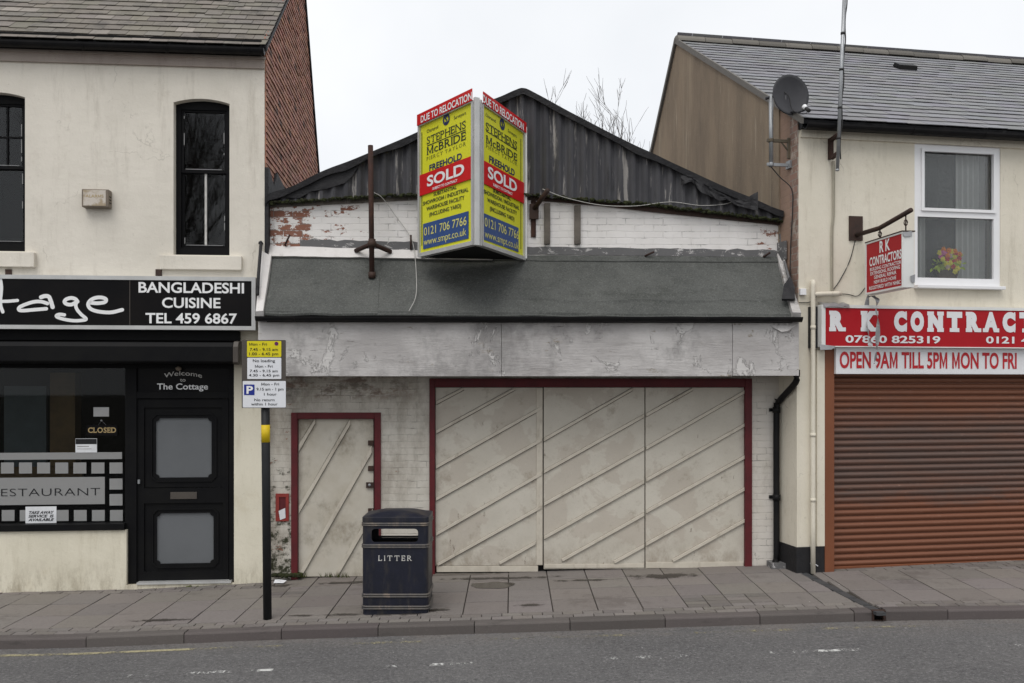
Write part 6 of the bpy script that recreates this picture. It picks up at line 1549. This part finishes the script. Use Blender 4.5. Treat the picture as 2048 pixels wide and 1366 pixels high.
lines(p2, [('No loading', 505.7, 550, 718.6, 724.2), ('Mon - Fri', 510, 545, 729.8, 735.2), ('7.45 - 9.15 am', 499.6, 555.5, 739.3, 744.4), ('4.30 - 6.45 pm', 497.7, 558.4, 747.8, 752.8)])
lines(p3, [('Mon - Fri', 522.8, 558, 765.5, 770.8), ('9.15 am - 1 pm', 512.9, 567, 775.4, 781), ('1 hour', 528, 553, 785.6, 791), ('No return', 508.5, 549, 797, 802.2), ('within 1 hour', 502, 555, 805.4, 810.8)])
u, z = FP.m(552.8, 687.3, yt); mb = MB(); mb.plate([(u + .019 * math.cos(6.2832 * i / 20), z + .019 * math.sin(6.2832 * i / 20)) for i in range(20)], [], yt, yt + .001); mb.build('purple_dot', 'purple', p1)
pp_ = plate_('parking_symbol', 488, 509, 769, 790, yt, 'plate_blue', .001, p3, .003)
mb = MB(); T(mb, FP, 'P', 493, 506, 772, 787.5, yt - .002, bold=.03); mb.build('letter', 'white_letter', pp_)
mb = MB(); 
for py in (700, 745, 790): u, z = FP.m(530, py); mb.box(px_at(z) - .05, px_at(z) + .05, yp + .006, -.03, z - .012, z + .012)
mb.build('clip', 'galvanised', S)
# litter bin
DB = 8.88
FBN = Frame(((724 + 856.5) / 2 - CX) / F * DB, DB, 0)
zg = gz(FBN.o.x, DB + .2)
Bn = thing('litter_bin', 'navy blue square litter bin with domed lid and white lettering by kerb', 'bin', FBN, 0, .25, zg)
wB, dB = (856.5 - 724) / F * DB / 2, .25
def zpx(py): return FBN.m(790, py, 0)[1]
def rr_ring(g, z, r=.045, n=5):
    pts = []
    for cx, cy, s0 in ((wB - r, 2 * dB - r, 0), (-wB + r, 2 * dB - r, 90), (-wB + r, r, 180), (wB - r, r, 270)):
        pts += [(cx + (r + g) * math.cos(R(s0 + 90 * k / n)), cy + (r + g) * math.sin(R(s0 + 90 * k / n)), z) for k in range(n + 1)]
    return pts
mb = MB(); mb.sm = False
zs0, zs1 = zpx(1085), zpx(1056)
mb.loft([rr_ring(-.006, zg - .03), rr_ring(-.006, zpx(1236)), rr_ring(.0, zpx(1205)), rr_ring(.0, zpx(1096) - .0)], True, False)
bb = mb.build('body', 'bin_navy', Bn)
def bands(py0, py1):
    mb = MB(); za, zb = zpx(py1), zpx(py0); h = (zb - za) / 2
    for k in (0, 1):
        z = za + k * h; mb.loft([rr_ring(.0, z + .0005), rr_ring(.009, z + h * .12), rr_ring(.013, z + h * .45), rr_ring(.009, z + h * .8), rr_ring(.0, z + h * .95)], False, False)
    return mb.build('rib', 'bin_rib', Bn)
for a, b in ((1045, 1052.5), (1088, 1096.5), (1187, 1195.5), (1211, 1219.5)): bands(a, b)
# hood with slots front and back
zt0, zt1 = zpx(1096), zpx(1044)
def rslot(a, b, t, bt, r):
    u0, u1, z0, z1 = rect(FBN, a, b, t, bt, 0); pts = []
    for cx, cz, s0 in ((u1 - r, z0 + r, 270), (u1 - r, z1 - r, 0), (u0 + r, z1 - r, 90), (u0 + r, z0 + r, 180)): pts += [(cx + r * math.cos(R(s0 + q)), cz + r * math.sin(R(s0 + q))) for q in range(0, 91, 15)]
    return pts
hd = MB(); slot = rslot(742.8, 836, 1057.7, 1084.3, .035)
slot_b = [(u, z - .04 if z < (zs0 + zs1) / 2 else z) for u, z in slot]
for (ya, yb) in ((0, .012), (2 * dB - .012, 2 * dB)):
    slot = slot if ya == 0 else slot_b
    hd.plate([(-wB + .045, zt0), (wB - .045, zt0), (wB - .045, zt1), (-wB + .045, zt1)], [slot], ya, yb)
for sgn in (1, -1):
    o_ = [(sgn * (wB - .045), 0)] + [(sgn * (wB - .045 + .045 * math.sin(R(a))), .045 - .045 * math.cos(R(a))) for a in range(15, 91, 15)] + [(sgn * (wB - .045 + .045 * math.cos(R(a))), 2 * dB - .045 + .045 * math.sin(R(a))) for a in range(0, 91, 15)]
    i_ = [(x - sgn * .012 if abs(x) > wB - .04 else x, min(max(y, .012), 2 * dB - .012)) for x, y in o_][::-1]
    hd.prism_z((o_ + i_) if sgn > 0 else (o_ + i_)[::-1], zt0, zt1)
hd.build('hood', 'bin_navy', Bn)
mb = MB(); mb.box(-wB + .015, wB - .015, .014, 2 * dB - .014, zs0 - .10, zs0 - .06); mb.box(-wB + .015, wB - .015, .014, 2 * dB - .014, zs1 + .03, zs1 + .035); mb.box(-wB + .014, -wB + .02, .014, 2 * dB - .014, zs0 - .06, zs1 + .03); mb.box(wB - .02, wB - .014, .014, 2 * dB - .014, zs0 - .06, zs1 + .03); mb.build('liner', 'liner_black', Bn)
mb = MB(); zl = zpx(1035); rings = [rr_ring(.004, zt1), rr_ring(.004, zl)]
zc = zl + .045
for k in range(1, 9):
    t = k / 8
    rings.append([(x * (1 - t), dB + (y - dB) * (1 - t), zl + .052 * (1 - ((x * (1 - t)) / wB) ** 2) * min(1, (1 - abs((y - dB) * (1 - t) / dB) ** 2.2) * 1.25) if t < 1 else zl + .052) for x, y, _ in rr_ring(0, 0)])
mb.loft(rings, False, True); mb.build('lid', 'bin_navy', Bn, bevel=.004)
mb = MB(); T(mb, FBN, 'LITTER', 757, 823.5, 1111, 1121.8, -.003, True, bold=-.002, gap=.42); mb.build('lettering', 'dull_white_letter', Bn)
# scraps and weeds
mb = MB(); X, Y = (560 - CX) / F * 10.3, 10.3; z = gz(X, Y) + .012
mb.add([(X - .07, Y - .02, z), (X + .05, Y - .04, z + .004), (X + .07, Y + .03, z + .02), (X - .03, Y + .04, z + .03), (X - .06, Y + .01, z + .035)], [(0, 1, 2, 3, 4)])
o = mb.build('litter_scrap', 'white_paper'); tag(o, 'crumpled white paper scrap on the pavement behind the signpost', 'litter')
mb = mossline('moss', '', FM, 545, 600, 1150, -.03, 90, .028, 'moss', .05)
solo('moss', None, None, FM, mb, 'moss', kind='stuff')
mb = MB()
for _ in range(70):
    px = rnd.choice([rnd.uniform(588, 612), rnd.uniform(640, 700)]); u, z = FM.m(px, 1153, -.05); y = -.05 + rnd.uniform(-.02, .03); h = rnd.uniform(.02, .06); a = rnd.uniform(-.03, .03)
    mb.quad((u - .004, y, z - .01), (u + .004, y, z - .01), (u + a + .001, y - .02, z + h), (u + a - .001, y - .02, z + h))
solo('weeds', None, None, FM, mb, 'bright_moss', kind='stuff')

# ================================================================== bare tree behind the workshop
def tree(X, Y, H, seed, label):
    r = random.Random(seed); root = bpy.data.objects.new('bare_tree', None); col.objects.link(root); root.location = (X, Y, -1.2); offs[root.name] = (0, 0, 0)
    tag(root, label, 'tree', 'bare trees behind the workshop')
    tr, cr_ = MB(), MB()
    tr.tube([(0, 0, 0), (.05, 0, H * .2), (0, .05, H * .45)], .2, 8, .12); tr.build('trunk', 'bark', root)
    def grow(p, d, ln, rad, lv):
        pts = [p]; q = Vector(p); dd = Vector(d)
        for k in range(3):
            dd = (dd + Vector((r.uniform(-.16, .16), r.uniform(-.16, .16), r.uniform(-.02, .14)))).normalized(); q = q + dd * ln / 3; pts.append(q.copy())
        cr_.tube(pts, rad, 5 if lv < 3 else 3, rad * .55)
        if lv >= 5: return
        for k in range(3 if lv < 4 else 2):
            i = r.randint(1, 3); s = .5
            nd = (dd + Vector((r.uniform(-s, s) * 1.25, r.uniform(-s, s), r.uniform(-.05, .45)))).normalized(); grow(pts[i], nd, ln * r.uniform(.55, .8), max(.006, rad * .5), lv + 1)
    for k in range(24):
        a = 2.4 * k; sp = .15 + .75 * r.random(); grow(Vector((0, .05, H * (.38 + .008 * k))), Vector((math.cos(a) * sp, math.sin(a) * sp, .95)).normalized(), H * .20, .045, 0)
    o = cr_.build('crown', 'bark', root)
    return root
tree(-8.2, -9.5, 13.0, 8, 'bare tree across the road, mirrored in the upstairs sash window')
tree((1188 - CX) / F * 24, 24, 10.6, 3, 'bare winter tree with twigs showing over the corrugated gable beside the brown wall')
